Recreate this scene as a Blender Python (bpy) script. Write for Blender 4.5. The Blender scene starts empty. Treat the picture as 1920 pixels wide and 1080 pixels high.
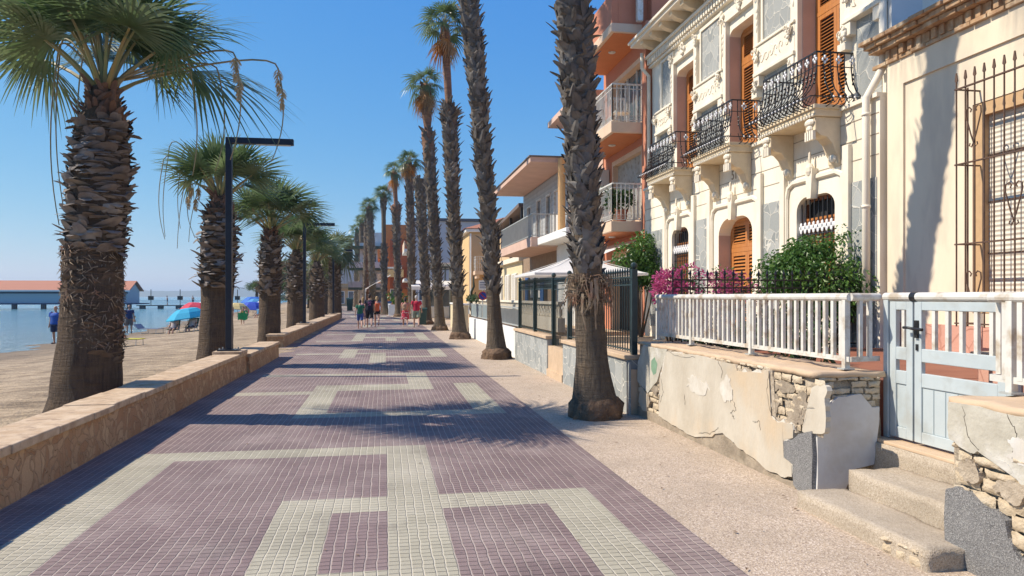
import bpy, bmesh, math, random
from mathutils import Vector, Matrix, Euler, noise
R = math.radians
HAZE = .00022
scn = bpy.context.scene
C = scn.collection

# ---------------------------------------------------------------- camera
cd = bpy.data.cameras.new('camera')
cam = bpy.data.objects.new('camera', cd)
C.objects.link(cam)
cam.location = (0, 0, 1.65)
cam.rotation_euler = (R(90), 0, -math.atan(238/1400))
cd.sensor_width = 36
cd.lens = 1400/1920*36
cd.shift_y = 16/1920
cd.clip_start = 0.05
cd.clip_end = 20000
scn.camera = cam

# ---------------------------------------------------------------- sky and sun
SUN_DIR = Vector((-0.98, 0.20, 0)).normalized()      # horizontal direction towards the sun
SUN_EL = R(46)
w = bpy.data.worlds.new('World')
scn.world = w
w.use_nodes = True
nt = w.node_tree
nt.nodes.clear()
sky = nt.nodes.new('ShaderNodeTexSky')
sky.sky_type = 'NISHITA'
sky.sun_disc = False
sky.sun_elevation = SUN_EL
sky.sun_rotation = math.atan2(SUN_DIR.x, SUN_DIR.y)
sky.air_density = 1.0
sky.dust_density = 0.0
sky.ozone_density = 1.0
bg = nt.nodes.new('ShaderNodeBackground')
bg.inputs['Strength'].default_value = 0.125
wo = nt.nodes.new('ShaderNodeOutputWorld')
sep = nt.nodes.new('ShaderNodeSeparateColor'); cmb = nt.nodes.new('ShaderNodeCombineColor')
nt.links.new(sky.outputs[0], sep.inputs[0])
for ch, (pw, sc) in enumerate(((1.27, .475), (.71, .535), (.19, .665))):     # camera-like colour response of the blue sky
    m0 = nt.nodes.new('ShaderNodeMath'); m0.operation = 'MULTIPLY'; m0.inputs[1].default_value = .125
    m1 = nt.nodes.new('ShaderNodeMath'); m1.operation = 'POWER'; m1.inputs[1].default_value = pw
    m2 = nt.nodes.new('ShaderNodeMath'); m2.operation = 'MULTIPLY'; m2.inputs[1].default_value = sc/.125
    nt.links.new(sep.outputs[ch], m0.inputs[0]); nt.links.new(m0.outputs[0], m1.inputs[0]); nt.links.new(m1.outputs[0], m2.inputs[0]); nt.links.new(m2.outputs[0], cmb.inputs[ch])
nt.links.new(cmb.outputs[0], bg.inputs[0])
nt.links.new(bg.outputs[0], wo.inputs[0])
sd = bpy.data.lights.new('sun', 'SUN')
sd.energy = 4.9
sd.angle = R(0.5)
sd.color = (1.0, 0.89, 0.74)
so = bpy.data.objects.new('sun', sd)
C.objects.link(so)
d = Vector((SUN_DIR.x*math.cos(SUN_EL), SUN_DIR.y*math.cos(SUN_EL), math.sin(SUN_EL)))
so.rotation_euler = d.to_track_quat('Z', 'Y').to_euler()
scn.view_settings.view_transform = 'Standard'
scn.view_settings.look = 'None'
scn.view_settings.gamma = 1
scn.view_settings.exposure = 0.38
scn.cycles.max_bounces = 6
scn.cycles.transparent_max_bounces = 8

# ---------------------------------------------------------------- materials
def nodes(name):
    m = bpy.data.materials.new(name)
    m.use_nodes = True
    return m, m.node_tree, m.node_tree.nodes['Principled BSDF']

class NT:
    """small wrapper for wiring shader nodes"""
    def __init__(s, nt): s.nt = nt
    def n(s, t, **k):
        x = s.nt.nodes.new(t)
        for a, v in k.items(): setattr(x, a, v)
        return x
    def l(s, a, b): s.nt.links.new(a, b)
    def val(s, v, inp):
        if hasattr(v, 'node'): s.l(v, inp)
        else: inp.default_value = v
    def math(s, op, a, b=0.0, clamp=False):
        x = s.n('ShaderNodeMath', operation=op); x.use_clamp = clamp
        s.val(a, x.inputs[0]); s.val(b, x.inputs[1]); return x.outputs[0]
    def mix(s, f, a, b):
        x = s.n('ShaderNodeMix', data_type='RGBA')
        s.val(f, x.inputs[0])
        for v, i in ((a, x.inputs[6]), (b, x.inputs[7])):
            if hasattr(v, 'node'): s.l(v, i)
            else: i.default_value = (*v[:3], 1)
        return x.outputs[2]
    def ramp(s, f, lo, hi):
        x = s.n('ShaderNodeMapRange'); s.val(f, x.inputs[0])
        x.inputs[1].default_value = lo; x.inputs[2].default_value = hi
        return x.outputs[0]
    def coord(s, stretch=(1, 1, 1), kind='Object'):
        c = s.n('ShaderNodeTexCoord'); mp = s.n('ShaderNodeMapping')
        mp.inputs['Scale'].default_value = stretch
        s.l(c.outputs[kind], mp.inputs[0]); return mp.outputs[0]
    def noise(s, v, scale, detail=5, rough=.6):
        x = s.n('ShaderNodeTexNoise'); s.l(v, x.inputs['Vector'])
        x.inputs['Scale'].default_value = scale; x.inputs['Detail'].default_value = detail
        x.inputs['Roughness'].default_value = rough; return x.outputs[0]
    def voro(s, v, scale, feature='F1', out=0, rand=1.0):
        x = s.n('ShaderNodeTexVoronoi', feature=feature); s.l(v, x.inputs['Vector'])
        x.inputs['Scale'].default_value = scale; x.inputs['Randomness'].default_value = rand
        return x.outputs[out]
    def bump(s, h, strength, dist, bsdf):
        b = s.n('ShaderNodeBump'); b.inputs['Strength'].default_value = strength
        b.inputs['Distance'].default_value = dist
        s.l(h, b.inputs['Height']); s.l(b.outputs[0], bsdf.inputs['Normal'])

def mat(name, c1, c2=None, scale=4, rough=.8, bump=0, bscale=None, bdist=.02, stretch=(1, 1, 1), metal=0,
        lo=.35, hi=.65, c3=None, scale3=1.0, spec=.5, trans=0, detail=5):
    m, t, b = nodes(name)
    b.inputs['Roughness'].default_value = rough
    b.inputs['Metallic'].default_value = metal
    b.inputs['Specular IOR Level'].default_value = spec
    if c2 is None: c2 = tuple(x*.82 for x in c1)
    g = NT(t)
    v = g.coord(stretch)
    col = g.mix(g.ramp(g.noise(v, scale, detail), lo, hi), c1, c2)
    if c3: col = g.mix(g.ramp(g.noise(v, scale3, 4), .5, .68), col, c3)
    g.l(col, b.inputs['Base Color'])
    if bump: g.bump(g.noise(v, bscale or scale*3, 6), bump, bdist, b)
    if trans:
        b.inputs['Transmission Weight'].default_value = 0
        tr = g.n('ShaderNodeBsdfTranslucent'); g.l(col, tr.inputs[0])
        ms = g.n('ShaderNodeMixShader'); ms.inputs[0].default_value = trans
        g.l(b.outputs[0], ms.inputs[1]); g.l(tr.outputs[0], ms.inputs[2])
        g.l(ms.outputs[0], t.nodes['Material Output'].inputs[0])
    return m

def crazy(name, c1, c2, mortar, scale=3.0, width=.035, rough=.75, warp=.25, bump=.5, stretch=(1, 1, 1), fine=40):
    """irregular flagstones between mortar joints"""
    m, t, b = nodes(name); g = NT(t)
    b.inputs['Roughness'].default_value = rough
    v = g.coord(stretch)
    nz = g.n('ShaderNodeTexNoise'); g.l(v, nz.inputs['Vector']); nz.inputs['Scale'].default_value = 2.5
    vm = g.n('ShaderNodeVectorMath', operation='MULTIPLY_ADD'); g.l(nz.outputs[1], vm.inputs[0])
    vm.inputs[1].default_value = (warp,)*3; g.l(v, vm.inputs[2])
    e = g.voro(vm.outputs[0], scale, 'DISTANCE_TO_EDGE')
    cell = g.voro(vm.outputs[0], scale, 'F1', 1)
    sp = g.n('ShaderNodeSeparateColor'); g.l(cell, sp.inputs[0])
    f2 = g.noise(v, fine, 4)
    stone = g.mix(g.math('ADD', g.math('MULTIPLY', sp.outputs[0], .65), g.math('MULTIPLY', f2, .35)), c1, c2)
    mk = g.ramp(e, width*.6, width)
    g.l(g.mix(mk, mortar, stone), b.inputs['Base Color'])
    h = g.math('ADD', g.math('MULTIPLY', mk, -.6), g.math('MULTIPLY', f2, .4))
    g.bump(h, bump, .02, b)
    return m

MAT = {}
def paving_mat(name, c1, c2, joint):
    m, t, b = nodes(name); g = NT(t)
    b.inputs['Roughness'].default_value = .72
    b.inputs['Specular IOR Level'].default_value = .35
    v = g.coord()
    sx = g.n('ShaderNodeSeparateXYZ'); g.l(v, sx.inputs[0])
    wob = g.noise(g.coord((9, 4, 1)), 1.0, 2)
    x = g.math('ADD', g.math('DIVIDE', g.math('SUBTRACT', sx.outputs[0], .02), .07), g.math('MULTIPLY', g.math('SUBTRACT', wob, .5), .42))
    colid = g.math('FLOOR', g.math('DIVIDE', g.math('SUBTRACT', sx.outputs[0], .02), .07))
    offs = g.math('FRACT', g.math('MULTIPLY', g.math('SINE', g.math('MULTIPLY', colid, 12.9)), 43.7))
    y = g.math('ADD', g.math('DIVIDE', g.math('SUBTRACT', sx.outputs[1], 6.25), .07), g.math('MULTIPLY', offs, .32))
    y = g.math('ADD', y, g.math('MULTIPLY', g.math('SUBTRACT', g.noise(g.coord((4, 9, 1)), 1.0, 2), .5), .3))
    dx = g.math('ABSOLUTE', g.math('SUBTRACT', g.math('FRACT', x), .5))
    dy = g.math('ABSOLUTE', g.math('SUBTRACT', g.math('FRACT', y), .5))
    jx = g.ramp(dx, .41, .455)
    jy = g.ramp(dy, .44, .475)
    tx = g.math('ABSOLUTE', g.math('SUBTRACT', g.math('FRACT', g.math('DIVIDE', g.math('SUBTRACT', sx.outputs[0], .02), .42)), .5))
    ty = g.math('ABSOLUTE', g.math('SUBTRACT', g.math('FRACT', g.math('DIVIDE', g.math('SUBTRACT', sx.outputs[1], 6.25), .42)), .5))
    seam = g.math('MAXIMUM', g.ramp(tx, .488, .496), g.ramp(ty, .488, .496))
    cb = g.n('ShaderNodeCombineXYZ'); g.l(g.math('FLOOR', x), cb.inputs[0]); g.l(g.math('FLOOR', y), cb.inputs[1])
    wn = g.n('ShaderNodeTexWhiteNoise'); g.l(cb.outputs[0], wn.inputs[0])
    big = g.noise(v, 1.1, 5)
    speck = g.noise(v, 160, 2)
    fac = g.math('ADD', g.math('MULTIPLY', wn.outputs[0], .35), g.math('MULTIPLY', speck, .65))
    col = g.mix(fac, c1, c2)
    tb = g.n('ShaderNodeCombineXYZ')
    g.l(g.math('FLOOR', g.math('DIVIDE', g.math('SUBTRACT', sx.outputs[0], .02), .42)), tb.inputs[0]); g.l(g.math('FLOOR', g.math('DIVIDE', g.math('SUBTRACT', sx.outputs[1], 6.25), .42)), tb.inputs[1])
    tn = g.n('ShaderNodeTexWhiteNoise'); g.l(tb.outputs[0], tn.inputs[0])
    col = g.mix(g.math('MULTIPLY', tn.outputs[0], .45), col, tuple(k*.74 for k in c1))
    col = g.mix(g.math('MULTIPLY', g.ramp(g.noise(g.coord((1, .35, 1)), .55, 5), .5, .7), .28), col, (.46, .40, .33))
    dust = g.ramp(big, .48, .8)
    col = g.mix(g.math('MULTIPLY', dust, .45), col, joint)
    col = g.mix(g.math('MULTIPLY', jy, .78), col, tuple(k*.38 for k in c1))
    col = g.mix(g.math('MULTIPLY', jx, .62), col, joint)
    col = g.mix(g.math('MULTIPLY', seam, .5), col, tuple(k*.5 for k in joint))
    st = g.noise(g.coord((1.7, .8, 1)), .9, 6, .75)
    col = g.mix(g.math('MULTIPLY', g.ramp(st, .53, .70), .5), col, (.11, .085, .08))
    gum = g.voro(v, 2.3, 'F1', 0)
    col = g.mix(g.math('MULTIPLY', g.ramp(gum, .045, .025), .45), col, (.09, .08, .08))
    g.l(col, b.inputs['Base Color'])
    h = g.math('SUBTRACT', g.math('MULTIPLY', speck, .25), g.math('MAXIMUM', jx, g.math('MULTIPLY', jy, .9)))
    g.bump(h, .9, .013, b)
    return m

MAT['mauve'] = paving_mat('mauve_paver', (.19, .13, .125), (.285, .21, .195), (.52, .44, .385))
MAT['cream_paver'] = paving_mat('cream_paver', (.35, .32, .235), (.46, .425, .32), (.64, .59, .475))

def aggregate(name, base, dark, light, scale=70, bump=.5):
    m, t, b = nodes(name); g = NT(t)
    b.inputs['Roughness'].default_value = .9
    v = g.coord()
    a = g.voro(v, scale, 'F1', 1)
    sp = g.n('ShaderNodeSeparateColor'); g.l(a, sp.inputs[0])
    col = g.mix(g.ramp(sp.outputs[0], .62, .8), base, dark)
    col = g.mix(g.ramp(sp.outputs[1], .72, .85), col, light)
    col = g.mix(g.math('MULTIPLY', g.ramp(g.noise(v, 1.3, 6), .4, .7), .5), col, tuple(k*.66 for k in base))
    col = g.mix(g.math('MULTIPLY', g.ramp(g.noise(v, 6.5, 5), .5, .75), .35), col, tuple(k*1.25 for k in base))
    g.l(col, b.inputs['Base Color'])
    g.bump(g.math('ADD', g.voro(v, scale, 'F1', 0), g.math('MULTIPLY', g.noise(v, 8, 4), 2.0)), bump, .008, b)
    return m
MAT['aggregate'] = aggregate('aggregate_concrete', (.45, .355, .26), (.30, .225, .17), (.60, .50, .40), 95, .4)
MAT['gravel_render'] = aggregate('grey_gravel_render', (.26, .255, .25), (.12, .12, .125), (.44, .435, .42), 210, .9)
MAT['step'] = aggregate('worn_step_concrete', (.42, .35, .265), (.31, .25, .185), (.50, .43, .34), 120, .4)

def sand_mat():
    m, t, b = nodes('beach_sand'); g = NT(t)
    b.inputs['Roughness'].default_value = .95
    v = g.coord()
    v2 = g.coord((.55, 1.3, 1))
    n1 = g.noise(v, .35, 6); n2 = g.noise(v2, 2.2, 6, .7); n3 = g.noise(v, 12, 5)
    col = g.mix(g.ramp(n2, .40, .60), (.20, .145, .088), (.46, .345, .22))
    col = g.mix(g.math('MULTIPLY', g.ramp(n1, .45, .65), .5), col, (.52, .40, .265))
    col = g.mix(g.math('MULTIPLY', g.ramp(g.noise(g.coord((1, 1.6, 1)), 3.4, 7, .75), .53, .66), .75), col, (.14, .10, .065))
    sx = g.n('ShaderNodeSeparateXYZ'); g.l(v, sx.inputs[0])
    wet = g.ramp(g.math('ADD', sx.outputs[2], g.math('MULTIPLY', n2, .10)), -.36, -.58)
    col = g.mix(g.math('MULTIPLY', wet, .75), col, (.16, .12, .08))
    g.l(col, b.inputs['Base Color'])
    g.bump(g.math('ADD', n2, g.math('MULTIPLY', n3, .6)), .9, .12, b)
    return m
MAT['sand'] = sand_mat()

def sea_mat():
    m, t, b = nodes('sea_water'); g = NT(t)
    b.inputs['Roughness'].default_value = .12
    b.inputs['IOR'].default_value = 1.33
    v = g.coord((.8, 1.7, 1))
    n = g.noise(v, 1.1, 5, .65)
    n2 = g.noise(g.coord((.02, .05, 1)), 1.0, 4)
    col = g.mix(n2, (.11, .27, .34), (.17, .35, .41))
    sx = g.n('ShaderNodeSeparateXYZ'); g.l(g.coord(), sx.inputs[0])
    col = g.mix(g.math('MULTIPLY', g.ramp(g.noise(g.coord((.5, 1.3, 1)), .8, 7, .7), .42, .62), .55), col, (.05, .15, .21))
    sh = g.ramp(sx.outputs[0], -30, -16.5)
    col = g.mix(g.math('MULTIPLY', sh, .6), col, (.20, .27, .25))
    g.l(col, b.inputs['Base Color'])
    g.bump(n, 1.0, .45, b)
    return m
MAT['sea'] = sea_mat()

MAT['warm_stone'] = crazy('warm_wall_stone', (.34, .16, .065), (.60, .41, .23), (.42, .265, .14), 7.5, .07, .9, .7, 1.0)
MAT['coping'] = mat('wall_coping_stone', (.60, .46, .31), (.45, .31, .185), 5, .85, .4, 30, .01, c3=(.36, .25, .16), scale3=9)
MAT['flag_grey'] = crazy('grey_flagstone', (.20, .215, .215), (.42, .425, .40), (.56, .54, .48), 4.6, .03, .7, .22, .7)
MAT['flag_blue'] = crazy('blue_grey_flagstone', (.20, .22, .22), (.42, .43, .41), (.56, .545, .49), 3.9, .026, .7, .2, .7)
MAT['flag_pink'] = crazy('pink_flagstone', (.52, .27, .20), (.60, .34, .26), (.46, .23, .17), 2.8, .02, .7, .15, .4)
MAT['cream'] = mat('cream_render', (.80, .74, .62), (.76, .695, .565), 1.6, .85, .12, 25, .008, c3=(.66, .58, .455), scale3=1.6, stretch=(1, 1, .35))
MAT['cream_trim'] = mat('cream_trim', (.79, .725, .60), (.73, .655, .525), 3, .8, .1, 30, .006)
MAT['corbel'] = mat('corbel_stone', (.72, .60, .42), (.63, .51, .34), 5, .8, .2, 40, .006)
MAT['reveal'] = mat('pink_reveal', (.55, .40, .33), (.50, .36, .29), 3, .85)
MAT['beige'] = mat('beige_render', (.78, .68, .52), (.72, .61, .455), 1.1, .9, .2, 16, .012, c3=(.62, .53, .41), scale3=2.2, stretch=(1, 1, .3))
MAT['brick'] = mat('cornice_brick', (.48, .31, .17), (.34, .20, .11), 9, .9, .5, 40, .01, c3=(.58, .45, .30), scale3=5)
MAT['wood'] = mat('varnished_wood', (.52, .215, .062), (.42, .16, .045), 6, .35, .15, 40, .003, stretch=(6, 6, .5))
MAT['wood_dark'] = mat('dark_louvre_wood', (.27, .095, .032), (.20, .065, .022), 6, .45, 0)
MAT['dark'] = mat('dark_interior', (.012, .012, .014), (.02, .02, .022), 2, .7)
MAT['glass'] = mat('window_glass', (.06, .08, .10), (.10, .13, .15), 1.5, .06, spec=.8)
MAT['iron'] = mat('black_iron', (.013, .013, .016), (.022, .021, .022), 12, .45)
MAT['green_iron'] = mat('dark_green_iron', (.012, .03, .033), (.018, .042, .044), 10, .4)
MAT['rust_iron'] = mat('brown_iron', (.07, .04, .028), (.12, .065, .04), 14, .7)
MAT['white_paint'] = mat('white_metal_paint', (.68, .67, .62), (.58, .57, .52), 5, .4, .15, 60, .002, c3=(.44, .37, .28), scale3=7)
MAT['white'] = mat('white_paint_wall', (.78, .78, .75), (.70, .70, .67), 1.2, .75, .05, 20)
MAT['petal'] = mat('white_rosette', (.80, .80, .80), (.70, .70, .72), 9, .5)
MAT['gate'] = mat('pale_blue_gate_paint', (.49, .55, .565), (.43, .49, .51), 3, .35, .1, 40, .002, c3=(.40, .43, .42), scale3=4)
MAT['gate_groove'] = mat('gate_groove', (.30, .37, .40), None, 3, .5)
MAT['black'] = mat('black_plastic', (.012, .012, .013), (.02, .02, .02), 8, .35)
MAT['lamp'] = mat('lamp_blue_black', (.010, .014, .026), (.016, .022, .036), 6, .4, metal=.2)
MAT['glow'] = mat('lamp_lens', (.55, .55, .52), None, 6, .3)
MAT['plaster'] = mat('flaking_plaster', (.57, .52, .43), (.44, .385, .30), 2.4, .9, .5, 14, .016, c3=(.53, .42, .29), scale3=1.3, lo=.3, hi=.68, detail=10, stretch=(1, 1, .6))
MAT['grey_plaster'] = mat('grey_plaster', (.52, .49, .41), (.41, .38, .31), 5, .9, .6, 20, .015, c3=(.58, .56, .51), scale3=3)
MAT['white_plaster'] = mat('whitewashed_plaster', (.66, .65, .62), (.55, .52, .48), 3, .85, .3, 18, .012, c3=(.52, .47, .39), scale3=2.2)
MAT['pale_wash'] = mat('pale_whitewash', (.63, .60, .53), (.53, .48, .40), 7, .9, .3, 25, .01)
MAT['adobe'] = mat('adobe_brick', (.60, .49, .345), (.48, .385, .265), 7, .95, 1, 22, .03, c3=(.64, .56, .43), scale3=5)
MAT['core'] = mat('crumbled_mortar', (.47, .395, .30), (.37, .30, .22), 9, .95, .9, 22, .03)
MAT['dirt_base'] = mat('dirty_concrete_base', (.38, .315, .235), (.27, .22, .165), 7, .95, .8, 28, .02, c3=(.22, .18, .13), scale3=4)
MAT['terracotta'] = mat('terracotta_tile', (.30, .115, .065), (.24, .085, .05), 4, .6)
MAT['ledge'] = mat('sandstone_ledge', (.58, .43, .29), (.48, .35, .23), 3, .8, .2, 20)
MAT['orange_wall'] = mat('coral_render', (.54, .215, .125), (.48, .185, .105), 1.2, .85, .05, 14)
MAT['orange_soffit'] = mat('orange_soffit', (.58, .20, .07), (.52, .175, .06), 2, .8)
MAT['peach_trim'] = mat('peach_trim', (.70, .52, .37), (.62, .45, .32), 2, .8)
MAT['pink_wall'] = mat('pinkish_render', (.62, .43, .34), (.55, .375, .295), 1.5, .85)
MAT['brown_stone'] = mat('brown_stone_wall', (.31, .22, .145), (.24, .165, .11), 4, .85, .3, 18)
MAT['yellow_wall'] = mat('yellow_render', (.68, .47, .23), (.61, .41, .20), 1.1, .85, .05, 14)
MAT['tan_and_shaded_wall'] = mat('tan_and_shaded_yellow', (.58, .405, .235), (.52, .355, .20), 1.2, .85)  # yellow render with shade mixed into the colour; also the shop's plain tan
MAT['grey_wall'] = mat('pale_grey_render', (.50, .50, .50), (.45, .45, .455), .6, .85)
MAT['white_wall'] = mat('off_white_render', (.66, .65, .62), (.58, .57, .54), .9, .85)
MAT['deep_orange'] = mat('deep_orange_render', (.60, .215, .075), (.52, .175, .06), 1, .85)
MAT['rust_wall'] = mat('rust_red_render', (.33, .09, .045), (.27, .07, .035), 1, .85)
MAT['dark_green'] = mat('dark_green_paint', (.045, .085, .06), (.035, .07, .05), 2, .6)
MAT['canvas'] = mat('white_canvas', (.80, .80, .79), (.74, .74, .73), 4, .85, .2, 9, .01, trans=.25)
MAT['blue_shutter'] = mat('blue_shutter_paint', (.02, .085, .27), (.03, .11, .32), 4, .5)
MAT['pale_shutter'] = mat('pale_shutter', (.66, .62, .53), (.60, .56, .47), 4, .6)
MAT['rail_grey'] = mat('grey_rail_paint', (.40, .42, .40), (.34, .36, .35), 3, .4)
MAT['rail_panel'] = mat('grey_rail_panel', (.30, .36, .37), (.25, .31, .32), 1.5, .3)
MAT['bin'] = mat('green_bin_plastic', (.02, .06, .05), (.03, .075, .06), 5, .5)
MAT['asphalt_roof'] = mat('flat_roof', (.30, .28, .26), None, 3, .9)

def wavy(name, c1, c2, axis, freq, rough=.7, bump=.5, profile='SIN', noise_c=None):
    m, t, b = nodes(name); g = NT(t)
    b.inputs['Roughness'].default_value = rough
    x = g.n('ShaderNodeTexWave'); x.bands_direction = axis; x.wave_profile = profile
    x.inputs['Scale'].default_value = freq; x.inputs['Distortion'].default_value = .3
    v = g.coord(); g.l(v, x.inputs['Vector'])
    col = g.mix(x.outputs[1], c1, c2)
    col = g.mix(g.math('MULTIPLY', g.ramp(g.noise(v, 3, 5), .4, .7), .4), col, noise_c or tuple(k*.7 for k in c1))
    g.l(col, b.inputs['Base Color']); g.bump(x.outputs[1], bump, .03, b)
    return m
MAT['siding'] = wavy('grey_board_siding', (.34, .36, .36), (.47, .49, .49), 'Z', 1.6, .6, .5, 'SAW')
MAT['roof_tile'] = wavy('red_roof_tile', (.40, .15, .085), (.56, .24, .14), 'Y', 1.7, .85, .8)
MAT['roof_tile_x'] = wavy('red_roof_tile_seaside', (.42, .16, .09), (.58, .27, .17), 'X', .8, .85, .8)
MAT['wire_blind'] = wavy('slatted_roller_blind', (.60, .54, .44), (.74, .69, .58), 'Z', 5.5, .6, .4)

# palms
def trunk_mat(name, c1, c2, zs, c3, red=None):
    m, t, b = nodes(name); g = NT(t)
    b.inputs['Roughness'].default_value = .95
    v = g.coord((9, 9, 1.2)); v2 = g.coord((1.5, 1.5, 14))
    n1 = g.noise(v, zs, 6, .7); n2 = g.noise(v2, 1.6, 5, .7); n3 = g.noise(g.coord(), 3, 5)
    col = g.mix(g.ramp(n1, .35, .65), c1, c2)
    col = g.mix(g.math('MULTIPLY', g.ramp(n2, .45, .7), .6), col, tuple(k*.45 for k in c1))
    col = g.mix(g.math('MULTIPLY', g.ramp(n3, .45, .7), .6), col, c3)
    if red:
        sz = g.n('ShaderNodeSeparateXYZ'); g.l(g.coord(), sz.inputs[0])
        rc = g.mix(g.ramp(n2, .4, .65), red, tuple(k*.55 for k in red))
        col = g.mix(g.ramp(sz.outputs[2], 8.2, 8.9), col, rc)
    g.l(col, b.inputs['Base Color'])
    g.bump(g.math('ADD', n1, n2), 1.0, .08, b)
    return m
MAT['trunk'] = trunk_mat('fibrous_palm_trunk', (.155, .105, .068), (.07, .048, .034), 3.2, (.19, .125, .07))
MAT['trunk_grey'] = trunk_mat('grey_palm_trunk', (.19, .145, .10), (.10, .078, .058), 3, (.22, .15, .09))
MAT['trunk_red'] = trunk_mat('palm_trunk_reddish_above', (.19, .145, .10), (.10, .078, .058), 3, (.22, .15, .09), (.36, .19, .115))
MAT['boot'] = mat('dry_leaf_base', (.24, .205, .185), (.115, .095, .085), 3.2, .9, .4, 30, .01, c3=(.30, .255, .21), scale3=2.0, lo=.3, hi=.7)
MAT['boot_red'] = mat('reddish_leaf_base', (.19, .11, .075), (.10, .06, .045), 5, .9, .4, 30, .01)
MAT['boot_grey'] = mat('weathered_leaf_base', (.165, .145, .125), (.07, .06, .052), 3.5, .9, .4, 30, .01, c3=(.25, .225, .195), scale3=2.4, lo=.3, hi=.7)
MAT['fibre'] = mat('dry_palm_fibre', (.36, .27, .175), (.22, .155, .10), 8, .95, c3=(.30, .13, .075), scale3=2)
MAT['root'] = mat('earthy_root_mass', (.20, .125, .075), (.11, .07, .045), 9, .95, 1, 18, .06)
MAT['frond'] = mat('palm_frond_green', (.085, .145, .055), (.14, .20, .085), 3, .35, trans=.4, c3=(.20, .25, .13), scale3=1.6, spec=.7)
MAT['frond_old'] = mat('palm_frond_olive', (.10, .13, .045), (.16, .17, .07), 3, .6, trans=.28)
MAT['frond_dead'] = mat('dead_palm_frond', (.46, .31, .16), (.34, .21, .10), 5, .8, trans=.3, c3=(.50, .20, .04), scale3=1.0)
MAT['petiole'] = mat('palm_petiole', (.20, .24, .09), (.32, .22, .10), 3, .5)
MAT['stalk'] = mat('dry_flower_stalk', (.20, .20, .12), (.34, .26, .14), 3, .7)
MAT['seed'] = mat('straw_seed_head', (.58, .42, .22), (.46, .32, .15), 12, .9)
MAT['leaf'] = mat('glossy_leaf', (.045, .115, .02), (.085, .19, .03), 2.2, .4, trans=.3, c3=(.15, .26, .05), scale3=1.5)
MAT['leaf_dark'] = mat('dark_leaf', (.03, .075, .02), (.05, .11, .03), 2.5, .5, trans=.25)
MAT['leaf_olive'] = mat('olive_leaf', (.10, .14, .06), (.15, .19, .09), 1.5, .6, trans=.25)
MAT['bougain'] = mat('magenta_bract', (.48, .06, .20), (.60, .13, .30), 5, .6, trans=.3)
MAT['twig'] = mat('twig_bark', (.12, .085, .055), None, 8, .9)

SOLID = {}
def solid(name, col, rough=.8):
    if name not in SOLID: SOLID[name] = mat(name, col, tuple(c*.86 for c in col), 9, rough)
    return SOLID[name]

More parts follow.
